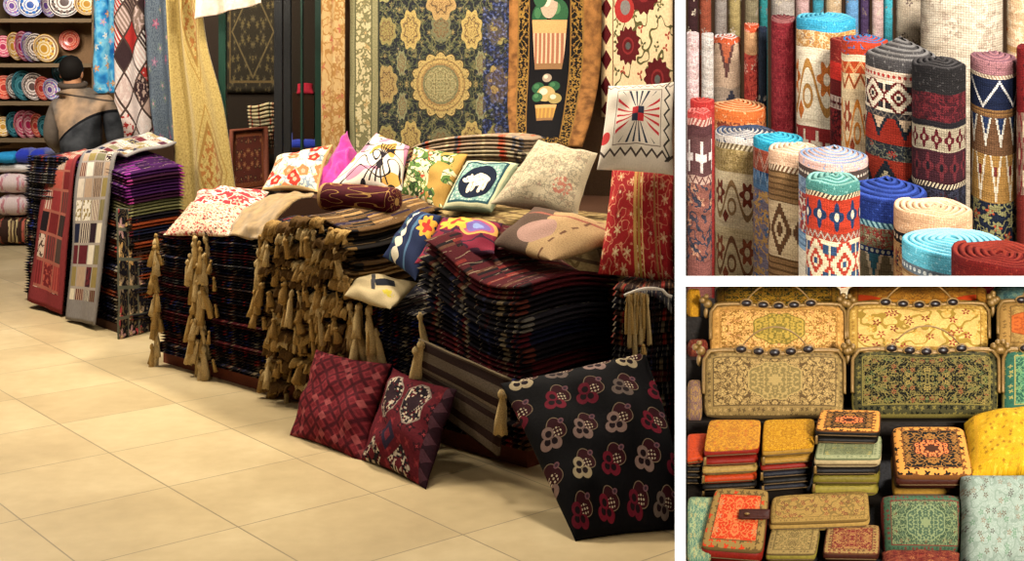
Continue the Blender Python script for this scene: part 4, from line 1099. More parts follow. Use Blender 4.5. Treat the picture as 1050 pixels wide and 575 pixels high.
J = [(pz(84, .88), (.15, .12)), (pp(83, 140), (.14, .11)), (pp(80, 112, .02), (.15, .11)), (pp(74, 98, .04), .062), (pp(71, 86, .07), .058), (pp(70, 75, .085), (.072, .085)), (pp(70, 67, .085), (.055, .06)),
     (pz(72, .86, 0), .095), (pz(71, .46, .03), .062), (pz(70, .08, -.02), .045), (pz(69, .04, .16), .04),
     (pz(96, .86, 0), .095), (pz(97, .46, .03), .062), (pz(98, .08, -.02), .045), (pz(99, .04, .16), .04),
     (pp(60, 107, .02), .045), (pp(50, 142, .06), .046), (pp(58, 158, .28), .033), (pp(60, 160, .36), (.04, .022)),
     (pp(105, 106, .02), .045), (pp(114, 144, .06), .046), (pp(106, 158, .28), .033), (pp(104, 160, .36), (.04, .022))]
Ed = [(0, 1), (1, 2), (2, 3), (3, 4), (4, 5), (5, 6), (0, 7), (7, 8), (8, 9), (9, 10), (0, 11), (11, 12), (12, 13), (13, 14), (2, 15), (15, 16), (16, 17), (17, 18), (2, 19), (19, 20), (20, 21), (21, 22)]
for w, sg in ((18, 1), (22, -1)):                    # five fingers on each hand
    hp = J[w][0]
    for k, (dx, L) in enumerate(((-.028, .062), (-.01, .075), (.01, .072), (.028, .058))):
        i = len(J); J.append((hp + Vector((dx, .04 + L * .5, -.005)), .0095)); J.append((hp + Vector((dx * 1.1, .04 + L, -.03)), .008)); Ed += [(w, i), (i, i + 1)]
    i = len(J); J.append((hp + Vector((sg * .05, .02, -.01)), .011)); J.append((hp + Vector((sg * .06, .055, -.025)), .009)); Ed += [(w, i), (i, i + 1)]
pe = skin('person', J, Ed, Mt['skin'])
tag(pe, 'person seen from behind in a tan and dark grey jacket before the plates', 'person')
jk = skin('jacket', [(pp(84, 172), (.25, .17)), (pp(83, 142), (.245, .165)), (pp(80, 114, .01), (.225, .15)), (pp(75, 99, .03), (.13, .10)), (pp(72.5, 90, .05), (.085, .085)),
                     (pp(57, 104, .02), .085), (pp(50, 142, .05), .072), (pp(57, 158, .24), .055), (pp(109, 102, .02), .085), (pp(117, 144, .05), .072), (pp(107, 158, .24), .055)],
          [(0, 1), (1, 2), (2, 3), (3, 4), (2, 5), (5, 6), (6, 7), (2, 8), (8, 9), (9, 10)], Mt['jacket_two_tone'], pe)
skin('trousers', [(pz(84, .92), (.19, .15)), (pz(72, .82), .115), (pz(71, .46, .03), .085), (pz(70, .1, -.01), .07), (pz(96, .82), .115), (pz(97, .46, .03), .085), (pz(98, .1, -.01), .07)],
     [(0, 1), (1, 2), (2, 3), (0, 4), (4, 5), (5, 6)], Mt['trouser_grey'], pe)
mk('hair', ball(pp(70, 70.5, .06), .09, (1.0, 1.0, 1.15), 20), Mt['hair_black'], pe)
mk('collar', tube([pp(72, 87, .055) + Vector((.088 * math.cos(t), .08 * math.sin(t), .012 * math.sin(t))) for t in [2 * PI * k / 20 for k in range(20)]], .022, 8, True), plain('collar_brown', '4a4038', .7, fuzz=.3), pe)
for s_x in (59.5, 80.5):
    mk('ear', ball(pp(s_x, 76, .07), .03, (.4, .7, 1.1)), Mt['skin'], pe)
for s_x in (71, 98):
    mk('shoe', puff([(pz(s_x, 0).x - .05, PY - .08, .045), (pz(s_x, 0).x + .05, PY - .08, .045), (pz(s_x, 0).x + .05, PY + .2, .045), (pz(s_x, 0).x - .05, PY + .2, .045)], .09, p=4, q=.5, pinch=0, nrm=Vector((0, 0, 1)), nu=10, nv=10), Mt['black_leather'], pe)
# ================================================================ rolled rugs
wall('wall_right', (1.06, 9.0), (4.2, 9.0), .1, 0, 3.0, Mt['brown_wall'])
def motif(g, kind, X, y, h, cw, bg, f1, f2):
    cx = g.fr(X * (1 / cw)) - 0.5; cy = y * (1 / h) - 0.5
    if kind in ('diam', 'hook', 'tri', 'zig', 'cross', 'A'):    # woven steps
        cx = g.floor(cx * 15.0) * (1 / 15.0) + 0.033; cy = g.floor(cy * 15.0) * (1 / 15.0) + 0.033
    ax, ay = abs(cx), abs(cy)
    if kind == 'plain': return g.mix(0.0, bg, bg)
    if kind == 'diam':
        d = ax + ay; c = g.mix(d < .47, bg, f1); c = g.mix(d < .32, c, f2); return g.mix(d < .16, c, f1)
    if kind == 'hook':
        d = ax + ay; c = g.mix((g.fr(d * 3.2) > .5) * (d < .62), bg, f1); c = g.mix(g.mx(abs(ax - .36), abs(ay - .3)) < .09, c, f2); return g.mix(d < .13, c, f2)
    if kind == 'tri':
        c = g.mix((ax * 1.7 + cy * .8) < .25, bg, f1); return g.mix((ax * 2.2 + cy) < .02, c, f2)
    if kind == 'zig':
        t = g.tri(X * (1 / cw)) - 0.5; c = g.mix(abs(cy * 1.2 - t) < .2, bg, f1); return g.mix(abs(cy * 1.2 - t) < .08, c, f2)
    if kind == 'cross':
        m = g.mn(ax, ay); return g.mix((m < .1) * (g.mx(ax, ay) < .38), g.mix(g.mx(ax, ay) > .44, bg, f2), f1)
    if kind == 'A':
        c = g.mix(abs(ax * 1.5 - (.38 - cy) * .55) < .09, bg, f1); return g.mix(g.mx(ax, abs(cy + .15)) < .1, c, f2)
    if kind == 'dots':
        return g.mix(g.hyp(cx, cy * h / cw) < .3, bg, f1)
    if kind == 'rope':
        return g.mix(g.fr(X * (1 / cw) + y * (.7 / h)) < .5, bg, f1)
    if kind == 'stripe':
        return g.mix(g.fr(y * (1 / cw)) < .35, bg, f1)
    if kind == 'spots':
        return g.vines(X, y, 1.6 / cw, g.flowers(X, y, 1 / cw, bg, [f1, f2, f1, bg], .40, 5, f2, 1.0), f2, .04)
    if kind == 'flower':
        an = g.ang(cy, cx); r = g.hyp(cx, cy); rim = g.cos(an * 4.0) * .1 + .33
        c = g.mix(r < rim, bg, f1); return g.mix(r < .13, c, f2)
    if kind == 'scroll':
        s = g.sin(X * (2 * PI / cw)) * .3
        c = g.mix(abs(cy - s) < .06, bg, f1)
        r = g.hyp(cx + .25, cy + .12); an = g.ang(cy + .12, cx + .25)
        c = g.mix(r < g.cos(an * 6.0) * .05 + .2, c, f2); c = g.mix(r < .08, c, bg)
        r = g.hyp(cx - .25, cy - .12)
        c = g.mix(g.inside(r, .1, .16), c, f1); return g.mix(g.diamond(cx - .02, cy - .3) < .13, c, f2)
def rugmat(name, base, rim, rimh, top, bands, weave=.3):
    g = G(name); X, Yv = g.uv          # both in view pixels: round the roll, and below its rim
    col = g.mix(g.noise(X, Yv, .12) > .55, base, base)
    y = 0.0
    for b in bands:
        y0, y1, bg, kind = b[:4]; f1, f2, cw = (list(b[4:]) + ['', '', 10.0])[:3] if len(b) > 4 else (bg, bg, 10.0)
        if isinstance(f2, (int, float)): cw, f2 = f2, f1
        col = g.mix(g.inside(Yv, float(y0), float(y1)), col, motif(g, kind, X, Yv - float(y0), float(y1 - y0), float(cw), bg, f1, f2 or f1))
    if rimh: col = g.mix(Yv < float(rimh), col, g.mix(g.noise(X, Yv, .25) > .62, rim, top))
    col = g.mix(Yv < -1.0, col, top); col = g.mix(Yv < -3.0, col, rim)
    wv = g.mn(g.tri(X * .37), g.tri(Yv * .42))
    col = g.mul(weave, col, g.ramp(wv, [(0, '3a3a3a'), (.35, 'ffffff')], 'LINEAR'))
    ab = g.noise(X * .03, Yv * .18, 1.0, 2.0, 5.0)
    col = g.mul(.5, col, g.ramp(ab, [(.3, 'a89c90'), (.55, 'ffffff')], 'LINEAR'))
    return g.end(col, .95, fuzz=.5, fs=.55, bump=wv, bs=.4, bd=.004, spec=.1)
def roll_geo(X, Y, R, zt, t, turns, slope, cone, pxm, hand=1, ph=0.0):
    V, Fc, U = [], [], []
    st = 30; n = int(turns * st)
    Hb = zt
    for i in range(n + 1):
        th = 2 * PI * i / st
        r = R - t * th / (2 * PI)
        ri = max(r - t * .86, .004)
        fade = min(1.0, i / st)
        zlow = 0.0 if th < 2 * PI * 1.15 else zt - .25
        def ring(rr): 
            a = hand * th + ph
            return X + rr * math.cos(a), Y + rr * math.sin(a), zt + slope * rr * math.sin(a) + cone * .6 * min(1.3, R / .13) ** 1.3 * (1 - rr / R) + .004 * math.sin(3 * a + i * .2)
        xo, yo, zo = ring(r); xi, yi, zi = ring(ri); xm, ym, zm = ring((r + ri) / 2)
        u = th * R * pxm
        e = t * .25
        prof = [(xo, yo, zlow if zlow == 0 else zlow, (zo - zlow) * pxm), (xo, yo, zo - e, e * pxm), (xm * .3 + xo * .7, ym * .3 + yo * .7, zo, 0.2), (xm, ym, zm + e * .35, -2), (xm * .3 + xi * .7, ym * .3 + yi * .7, zi, -2), (xi, yi, zi - e, -4), (xi, yi, max(zi - .22, zlow), -8)]
        for q in prof: V.append(Vector(q[:3])); U.append((u, q[3]))
    for i in range(n):
        for k in range(6):
            a = i * 7 + k; f = (a, a + 7, a + 8, a + 1)
            Fc.append(f if hand > 0 else f[::-1])
    return V, Fc, U
placed = []
def partx(Y): return (692 - HX) / F * Y + .03
def roll(x0, x1, yt, Ymin, base, rim, rimh, top, bands, label, t=.022, slope=.17, cone=.05, weave=.3, Yadd=0, grp='rolled rugs standing behind the stall'):
    Y = Ymin
    while True:
        R = (x1 - x0) / 2 * Y / F; X = ((x0 + x1) / 2 - HX) / F * Y
        if all(math.hypot(X - a, Y - b) > R + c + .004 for a, b, c in placed): break
        Y += .02
    placed.append((X, Y, R))
    zt = CZ - (yt - HY) / F * Y
    tt = min(t, R * .3); turns = max(1.3, (R / tt) * .86)
    mat = rugmat('rug_' + str(len(placed)), base, rim, rimh, top, bands, weave)
    o = mk('rolled_rug', roll_geo(X, Y, R, zt, tt, turns, slope, cone, F / Y, 1 if len(placed) % 2 else -1, PI / 2 + .7 * math.sin(len(placed) * 2.3)), mat)
    tag(o, label, 'rug', grp)
    return o, Y
roll(977, 1075, 259, 4.06, '4a0e0c', '5c1310', 30, '7c2a1c', [], 'dark red rolled rug at the front right corner', cone=.0)
roll(922, 1030, 248, 4.2, 'a8814f', '5aa9b8', 18, '88c2cc', [(18, 27, '5c646a', 'dots', 'b8b8b0', 7), (27, 60, 'ad8858', 'stripe', '7c5c38', 8)], 'turquoise-rimmed rolled rug left of the dark red front roll', cone=.02)
roll(917, 999, 212, 4.4, 'b08c5c', 'c59a74', 22, 'd8b490', [(22, 33, '1c1a1c', 'dots', 'c5b292', 8), (33, 80, 'b08a58', 'spots', '2a2a38', '8a4a34', 14)], 'peach-rimmed rolled rug behind the turquoise-rimmed front roll', cone=.01)
roll(863, 951, 196, 4.6, '4a4436', '1c2c66', 22, '30458c', [(22, 28, '274a56', 'rope', '7ea0a0', 6), (28, 48, '6e674c', 'spots', 'a89a78', '7a2e28', 9), (48, 54, '1c2c52', 'dots', 'a8a890', 6), (54, 104, '6a6048', 'tri', 'bba98a', '2f5a66', 26)], 'rolled rug with a thick royal blue rim', cone=.07, t=.026)
roll(825, 886, 184, 4.8, 'c8b592', '44786e', 9, '7ca89a', [(9, 14, 'c9b48e', 'rope', '4a3a30', 5), (14, 48, 'a5341f', 'flower', '22324f', 'd0bda0', 20), (48, 56, '8a3a2a', 'zig', 'd0bda0', '2a3a50', 8), (56, 102, 'cdbb98', 'hook', 'a03828', '2f4560', 34)], 'green-rimmed rolled rug with red flowers and cream lower half')
roll(815, 891, 160, 4.9, 'cfc0a4', 'c9a294', 8, '7f93ac', [(8, 20, '4a3c36', 'dots', 'cbbca8', 5), (20, 36, '7a8b9a', 'spots', 'a8b0b4', '5a6a80', 8), (36, 76, '8c3b36', 'spots', '5a7a98', 'c9b8a0', 14), (76, 94, '7c97ab', 'stripe', '5a748c', 6), (94, 130, 'd0c2a8', 'plain')], 'rolled rug with pink and blue spiral top behind green-rimmed roll', cone=.06, t=.02)
Y5 = roll(787, 846, 153, 5.35, '8a6844', 'd0a987', 13, 'e0c4a6', [(13, 19, 'cdb694', 'rope', '6a4a34', 5), (19, 50, '86653f', 'stripe', '5f4528', 6), (50, 106, 'cab187', 'diam', '5e4028', 'cab187', 30), (106, 145, '86653f', 'stripe', '5a4024', 6)], 'peach-topped rolled rug with cream diamond panel between brown bands')[1]
Y4 = roll(769, 824, 142, Y5 + .06, '7c6e78', '2b93ac', 9, '4ab0c4', [(9, 31, '9c4c36', 'zig', 'c9a68c', '7a3226', 14), (31, 50, '54799a', 'tri', '8aa5b8', '304f74', 9), (50, 150, '7d7480', 'spots', '46658c', 'c39a5a', 15)], 'rolled rug with bright turquoise rim behind the peach-topped roll')[1]
roll(733, 800, 135, Y4 + .06, 'ccb68c', 'cdc2b4', 7, '39455c', [(7, 13, 'c9b894', 'rope', '6c5a40', 5), (13, 36, '8f7848', 'spots', '796238', 'a89060', 8), (36, 92, 'd2be96', 'scroll', '8a6a44', '6f3424', 34), (92, 150, 'ccb688', 'scroll', '7a5236', '8a4a30', 34)], 'cream scroll-patterned rolled rug with white rim on the left side', cone=.02)
roll(725, 786, 109, Y4 + .2, 'b06a40', 'c0622e', 11, 'd8a070', [(11, 60, 'b8703f', 'spots', 'c99a6a', '7a3a28', 15), (60, 150, 'a8683f', 'spots', 'c2a27a', '6a4a40', 18)], 'orange-rimmed rolled rug behind the cream scroll-patterned roll')
roll(704, 733, 114, 5.6, '74463e', 'a23a34', 6, 'c06a60', [(6, 13, '8c4a42', 'rope', 'c09a88', 5), (13, 24, '4a2c2c', 'plain'), (24, 64, '563836', 'cross', 'c9bab0', '563836', 17), (64, 72, 'a88a78', 'zig', '5a3430', '5a3430', 8), (72, 150, '7a4c40', 'spots', 'a87a60', '33333c', 16)], 'dark rolled rug with white crosses at the left edge')
roll(704, 734, 103, 5.8, '8c2a26', '9c2a26', 30, 'b04a40', [], 'dark red rolled rug top behind the roll with white crosses')
roll(1042, 1084, 49, 5.1, '7a2a22', '741a1a', 66, '4a1214', [(66, 150, '8a6a58', 'hook', '7a2a2a', 'c9b090', 20)], 'dark red rolled rug cut by the right edge beside navy-banded roll')
roll(991, 1043, 59, 5.2, '8a6232', '8c5f60', 13, '6e4a50', [(13, 17, 'c8b79c', 'rope', '9a8068', 4), (17, 48, '161d33', 'zig', '161d33', 'd0cac0', 38), (48, 56, '6a4a2c', 'stripe', '8a6438', 4), (56, 94, '62442c', 'tri', 'bdb5a4', '1f2c48', 17), (94, 142, '98713a', 'A', 'c9bca4', '6a2a24', 18), (142, 190, '1c2230', 'spots', 'a8482c', '8a8458', 15)], 'tall rolled rug with navy band and white peaks near right edge', cone=.06, slope=.24, weave=.55)
roll(935, 993, 65, 5.2, '3a151a', '1c1918', 26, '3a3634', [(26, 54, '3a1216', 'spots', '240e12', '5a1c20', 12), (54, 60, '1c181a', 'plain'), (60, 84, '93866e', 'flower', '4c1418', '93866e', 14), (84, 116, '35171c', 'flower', '5a2226', '191418', 15), (116, 121, 'bfae8e', 'rope', '2a2022', 4), (121, 150, '1a181e', 'spots', '3a1c22', '2c2c38', 12), (150, 220, '581820', 'spots', '33141c', '6a2428', 14)], 'near-black and maroon rolled rug right of the black and white roll', slope=.22, weave=.6)
roll(884, 961, 58, 5.3, '96301f', '3c3836', 11, '6a6560', [(11, 21, 'c0a890', 'dots', '9c2f28', 6), (21, 52, 'd4c4a8', 'hook', '5c1c1a', '2a2626', 32), (52, 58, '2c2a2c', 'zig', '8a7a68', '2c2a2c', 8), (58, 84, '8f2a1c', 'tri', '1f242a', 'c0a484', 30), (84, 100, '2c3034', 'spots', 'a8382a', '6a6a58', 10), (100, 150, '94301f', 'diam', '24282e', 'b8a884', 36), (150, 175, '2a2228', 'plain')], 'rolled rug with black conical top and cream hooked band', cone=.11, t=.026, slope=.2, weave=.6)
roll(863, 913, 41, 5.7, 'c6ac80', 'a6381f', 13, '2f5f8a', [(13, 20, 'd0bc98', 'plain'), (20, 32, 'b2451f', 'zig', 'd0a870', 'c26a3c', 14), (32, 48, 'cdb083', 'zig', 'b5531f', '6a3a28', 14), (48, 120, 'c8b088', 'scroll', 'b8702c', '8a4028', 26)], 'orange and cream rolled rug with red rim beside the black-topped roll')
roll(848, 892, 41, 6.0, '6f1d1a', '74201a', 22, '9a4a38', [(22, 40, 'b02a20', 'plain'), (40, 56, '5c1a18', 'plain'), (56, 70, 'b09a88', 'cross', '4a1a1c', '5c1a18', 9), (70, 140, '6a1c1c', 'spots', '8a2c28', '3a1214', 12)], 'maroon rolled rug squeezed between the turquoise and orange tall rolls')
roll(816, 880, 18, 6.1, 'c9b694', '3690ac', 11, '5fb2c6', [(11, 28, 'b38249', 'spots', '8a6a5a', 'd0b48a', 10), (28, 108, 'ddceb0', 'scroll', 'a8773a', 'b8682c', 44), (108, 140, '8f2f2c', 'cross', 'c9b69c', '8f2f2c', 16)], 'tall cream rolled rug with turquoise rim and orange scrolls', cone=.03)
roll(787, 817, 18, 6.2, '681a20', '84504c', 4, '5a1a20', [(4, 140, '6a1a20', 'spots', '581218', '7c2a2c', 10)], 'tall plain maroon rolled rug left of the turquoise-rimmed tall roll')
roll(777, 788, 28, 6.5, '1c2230', '232a3a', 4, '3a3a44', [(4, 140, '20262f', 'dots', '8a8478', 9)], 'thin navy rolled rug left of the plain maroon roll')
roll(761, 779, 25, 6.3, 'b0533a', 'b84a2a', 7, 'd09a80', [(7, 30, 'b88a60', 'plain'), (30, 95, 'b5483a', 'spots', 'c99a84', '8a2c28', 11)], 'orange-red rolled rug left of the thin navy roll')
roll(731, 762, 38, 6.3, 'a08870', 'b8522e', 5, 'd0c6bc', [(5, 50, 'b3977c', 'tri', '5a3a34', 'a8583a', 26), (50, 110, 'a08c78', 'diam', '3a3a44', 'b3a08c', 30)], 'beige rolled rug with orange rim and dark triangles', cone=.05)
roll(718, 732, 35, 6.4, 'b8aca0', 'c6bcb2', 5, 'd0c8c0', [(5, 110, 'b3a89c', 'spots', '9a948c', 'c0b6aa', 9)], 'pale grey rolled rug second from the left edge')
roll(704, 718, 34, 6.4, 'bda39c', 'c4aaa4', 5, 'd4c0ba', [(5, 110, 'b89c98', 'spots', 'a8847e', 'c8b4ac', 9)], 'pale pink rolled rug against the left edge')
BK = [(704, 716, '382020', 'dark brown'), (716, 731, '86442f', 'red-brown'), (731, 746, '857a70', 'warm grey'), (746, 762, '978354', 'mustard'), (762, 778, '75694f', 'olive'), (778, 788, '2b7270', 'thin teal'), (788, 815, '9c9084', 'grey-beige'), (815, 832, 'b29089', 'dusty pink'), (832, 845, '38808e', 'dark turquoise'),
      (845, 865, 'b09674', 'sand'), (865, 881, '5f8aae', 'light blue'), (881, 893, '45344f', 'dark purple'), (893, 906, 'bb9d94', 'pale rose'), (906, 916, '419aa4', 'thin turquoise'), (916, 945, 'bba98f', 'pale beige')]
for i, (a, b, c, nm) in enumerate(BK):
    roll(a, b, -16, 6.9, c, c, 0, c, [(0, 90, c, 'spots', ['b8a890', '8a7a6c', '6c5a50'][i % 3], c, 11)], f'{nm} rolled rug standing in the back row', weave=.35)
roll(945, 1029, -20, 6.4, 'c3b298', 'c3b298', 0, 'c8b8a0', [(0, 140, 'c0af96', 'spots', 'ad9a84', 'cdbda4', 40)], 'huge plain cream rolled rug at the back right', weave=.6)
roll(1029, 1070, -16, 6.2, 'c09a74', 'c4a07c', 0, 'c8a888', [(0, 60, 'c2a07a', 'spots', 'a8602c', 'd0b896', 20), (60, 140, 'b08858', 'stripe', 'c8a888', 9)], 'beige rolled rug with orange flowers at the back right corner')

# ================================================================ stall with purses
YS = 3.5
def ray(px, py, Y): return at(px, py, Y)
struct('trim_1', box8([ray(700, 293.4, YS), ray(1110, 293.4, YS), ray(1110, 293.4, YS + .34), ray(700, 293.4, YS + .34), ray(700, 283, YS), ray(1110, 283, YS), ray(1110, 283.6, YS + .34), ray(700, 283.6, YS + .34)]), W_WHITE)
K_, Z0, Y0 = .344, .555, 2.85
A19 = math.atan(K_)
NRM = Vector((0, -math.sin(A19), math.cos(A19)))
def tab(px, py, h=0.0):
    hh = h / math.cos(A19)
    Y = (CZ - Z0 + K_ * Y0 - hh) / ((py - HY) / F + K_)
    return at(px, py, Y)
def tz(Y): return Z0 + K_ * (Y - Y0)
XL, XR = .405, 1.47
st = empty('tiered_stall', (.95, 3.1, 0))
tag(st, 'dark sloping stall table with three tiers behind, carrying purses', 'stall')
mk('table_top', box8([(partx(2.74), 2.74, tz(2.74) - .05), (XR, 2.74, tz(2.74) - .05), (XR, 3.24, tz(3.24) - .05), (partx(3.24), 3.24, tz(3.24) - .05), (partx(2.74), 2.74, tz(2.74) - .012), (XR, 2.74, tz(2.74) - .012), (XR, 3.24, tz(3.24) - .012), (partx(3.24), 3.24, tz(3.24) - .012)]), Mt['black_leather'], st, smooth=False)
for (y0, y1, z1) in ((3.24, 3.4, .755), (3.4, 3.54, .872), (3.54, 3.82, .955)):
    mk('tier', prism([(partx(y0), y0), (XR, y0), (XR, y1), (partx(y1), y1)], .3, z1), Mt['black_leather'], st, smooth=False)
for x in (XL + .03, XR - .03): mk('leg', bx((x, 2.8, .24), (.05, .05, .48)), Mt['bench_wood'], st, smooth=False)
for x in (XL + .13, XR - .03): mk('leg', bx((x, 3.7, .15), (.05, .05, .3)), Mt['bench_wood'], st, smooth=False)

def rshape(rc, dip):
    def f(x, y):
        X = x * (1 - rc * abs(y) ** 8); Yq = y * (1 - rc * 1.4 * abs(x) ** 8)
        if y > 0: Yq -= dip * y * y * (math.exp(-(x / .42) ** 2) - .25)
        return X, Yq
    return f
def purse(x0, x1, yt, yb, Yb, Yt, mat, label, frame=True, rc=.05, dip=.14, t=.06, grp='framed brocade purses on the tiers'):
    c = [at(x0, yb, Yb), at(x1, yb, Yb), at(x1, yt, Yt), at(x0, yt, Yt)]
    base = (c[0] + c[1]) / 2
    r = empty('brocade_purse', base); tag(r, label, 'purse', grp)
    nrm = (c[1] - c[0]).cross(c[3] - c[0]).normalized(); nrm = -nrm if nrm.y > 0 else nrm
    sf = rshape(rc, dip if frame else .0)
    mk('pouch', puff(c, t, p=4, q=.5, pinch=0, nu=30, nv=18, shape=sf, nrm=nrm), Mt[mat], r)
    if not frame: return r
    def E_(x, y, off=.012):
        X, Yq = sf(x, y); u, v = (X + 1) / 2, (Yq + 1) / 2
        return c[0].lerp(c[1], u).lerp(c[3].lerp(c[2], u), v) + nrm * off
    pts = [E_(-1, y) for y in (-.35, 0, .4, .75)] + [E_(x, 1) for x in [-.97 + 1.94 * i / 28 for i in range(29)]] + [E_(1, y) for y in (.75, .4, 0, -.35)]
    fo = mk('frame', tube(pts, lambda s: .006 if .1 < s < .9 else .0045, 8), Mt['antique_gold'], r)
    mk('frame_lip', tube([p - Vector((0, 0, .009)) + nrm * .004 for p in pts[5:-5]], .0035, 6), Mt['antique_gold'], fo)
    for x in (-.5, -.24, 0, .24, .5):
        p = E_(x, 1, .02)
        s = mk('stone', ball(p, .0115, (1.25, .7, .8), 12), Mt['stone_dark'], fo)
        mk('setting', tube([p + Vector((math.cos(a) * .0155, 0, math.sin(a) * .0105)) for a in [2 * PI * k / 14 for k in range(14)]], .0025, 6, True), Mt['antique_gold'], fo)
    aL, aR = E_(-.52, 1), E_(.52, 1)
    wv = (aR - aL).length
    arc = [aL.lerp(aR, k / 20) + Vector((0, -.006, .062 * (1 - (k / 10 - 1) ** 2) ** .8 )) for k in range(21)]
    mk('handle', tube(arc, .0022, 6), Mt['antique_gold'], r)
    for sx in (-1, 1):
        p = E_(sx, .93, .006) + Vector((sx * .012, 0, .012))
        mk('clasp', join(ball(p, .0125), ball(p + Vector((sx * .014, -.004, .010)), .009), ball(p + Vector((sx * .004, -.004, .02)), .0075), ball(p + Vector((sx * .004, 0, -.025)), .007, (1, 1, 2.2))), Mt['antique_gold'], r)
    return r
# back tier
purse(733, 862, 295, 321, 3.58, 3.79, 'br_green_gold', 'green purse with gold flowers lying back under the white shelf', False)
purse(869, 1012, 295, 319, 3.58, 3.79, 'br_orange_gold', 'gold purse with orange corners lying back under the white shelf', False)
purse(1018, 1085, 295, 316, 3.58, 3.79, 'br_blue', 'light blue purse lying back at the top right', False)
# middle tier
purse(728, 866, 314, 368, 3.445, 3.53, 'br_pink_cream', 'pink and cream framed purse with a green medallion, middle tier')
purse(868, 1013, 313, 367, 3.445, 3.53, 'br_cream_red', 'cream framed purse with scattered red flowers, middle tier')
purse(1022, 1110, 311, 362, 3.445, 3.53, 'br_orange_patch', 'beige framed purse with an orange patch at the right edge')
# front tier
purse(721, 865, 362, 429, 3.265, 3.385, 'br_grey_beige', 'grey-beige framed purse with oval medallion, front tier')
purse(873, 1023, 361, 428, 3.265, 3.385, 'br_dark_green', 'dark green and black floral framed purse, front tier')
purse(1027, 1110, 361, 428, 3.265, 3.385, 'br_teal', 'teal framed purse cut by the right edge, front tier')
# small pouches at the left
GP = 'frameless pouches at the left end of the tiers'
purse(704.5, 718, 296, 345, 3.56, 3.6, 'br_yellow_gold', 'yellow gold pouch in the top left corner', False, .1, grp=GP)
purse(704.5, 726, 349, 392, 3.42, 3.50, 'br_red_floral', 'dark red floral pouch left of the framed purses', False, .1, grp=GP)
purse(704.5, 720, 392, 432, 3.26, 3.36, 'br_purple_gold', 'purple and gold pouch below the dark red pouch', False, .1, grp=GP)

def wallet(quad, h, t, lea, top, label, cat='wallet', grp=None, pull=True, dz=0.0, jit=0.0, seed=0, name='zip_wallet', side=-1, rc=.05, puffy=.0):
    rnd = random.Random(seed)
    c = [tab(x, y, h) - NRM * dz + Vector(((rnd.random() - .5) * jit, (rnd.random() - .5) * jit * .6, 0)) for x, y in quad]
    cc = [p - NRM * (t / 2) for p in c]
    sf = rshape(rc, 0)
    r = empty(name, (cc[0] + cc[2]) / 2 - NRM * (t / 2)); tag(r, label, cat, grp)
    mk('leather_body', puff(cc, t, p=10, q=.4, pinch=0, nu=16, nv=12, nrm=NRM, shape=sf), LEA[lea], r)
    if top:
        m = (cc[0] + cc[1] + cc[2] + cc[3]) / 4
        c2 = [m + (p - m) * .985 + NRM * (t * .36) for p in cc]
        mk('brocade_panel', puff(c2, t * .36 + puffy, p=8, q=.4, pinch=0, nu=18, nv=14, nrm=NRM, shape=sf), Mt[top], r)
    m0, m1 = cc[0], cc[1]
    mk('zip', tube([m0.lerp(m1, .06 + .88 * k / 8) + Vector((0, -.003, 0)) - NRM * 0 for k in range(9)], .0014, 6), Mt['zip_brass'], r)
    if pull:
        p = (m0 if side < 0 else m1) + Vector((side * -.004, -.006, 0))
        mk('zip_pull', puff([p + Vector((-.004, 0, -.022)), p + Vector((.004, 0, -.022)), p + Vector((.003, -.002, 0)), p + Vector((-.003, -.002, 0))], .003, p=6, nu=4, nv=4), Mt['antique_gold'], r)
    return r
def wstack(quad, H, specs, where, grp, seed):
    dz = 0.0
    for i, (lea, top, t, desc) in enumerate(specs):
        wallet(quad, H, t, lea, top, f'{desc}, {ORD[i]} {"of" if i == 0 else "in"} {where}', grp=grp, dz=dz, jit=.006 if i else 0, seed=seed + i, pull=(i % 2 == 0), side=-1 if i % 3 else -1)
        dz += t + .0005
G1 = 'stacked zip wallets'
wstack([(721, 462), (779, 459), (781, 429), (727, 429)], .115, [('red', 'br_yellow_orange', .028, 'yellow-orange brocade wallet'), ('red', None, .022, 'dark red wallet'), ('cream', None, .024, 'cream wallet'), ('orange', None, .022, 'orange-red wallet'), ('black', None, .019, 'black wallet')], 'the left wallet stack', G1, 1)
wstack([(781, 462), (835, 458), (836, 428), (783, 429)], .115, [('gold', 'br_yellow_gold', .027, 'gold brocade wallet'), ('gold', None, .018, 'dull gold wallet'), ('red', None, .018, 'red wallet'), ('navy', None, .018, 'navy wallet'), ('black', None, .018, 'black wallet'), ('navy', None, .016, 'dark navy wallet')], 'the middle wallet stack', G1, 11)
wstack([(835, 441), (903, 443), (904, 420), (841, 419)], .150, [('black', 'br_black_orange', .022, 'black and orange brocade wallet'), ('black', None, .015, 'thin black wallet')], 'the right wallet stack', G1, 21)
wstack([(834, 470), (904, 470), (905, 445), (840, 445)], .110, [('white', 'br_sage', .030, 'sage green brocade wallet'), ('black', None, .02, 'black wallet'), ('olive', None, .028, 'olive wallet'), ('paleolive', None, .03, 'pale olive wallet')], 'the sage pile below it', G1, 31)
# pieces at the left edge
GL = 'pieces at the left edge of the stall table'
wallet([(704.5, 470), (721, 468), (727, 442), (705, 443)], .09, .022, 'orange', None, 'orange wallet at the left edge', grp=GL, pull=False)
for i in range(4): wallet([(704.5, 474), (719, 474), (721, 458), (705, 458)], .066, .016, 'black', None, f'thin black wallet, {ORD[i]} {"of" if i == 0 else "in"} the pile at left edge', grp=GL, dz=i * .0162, pull=False)
wallet([(704.5, 575), (729, 575), (737, 509), (705, 508)], .03, .03, 'green', 'br_teal_pale', 'pale teal brocade pouch at the left edge', 'pouch', grp=GL, pull=False, puffy=.01)
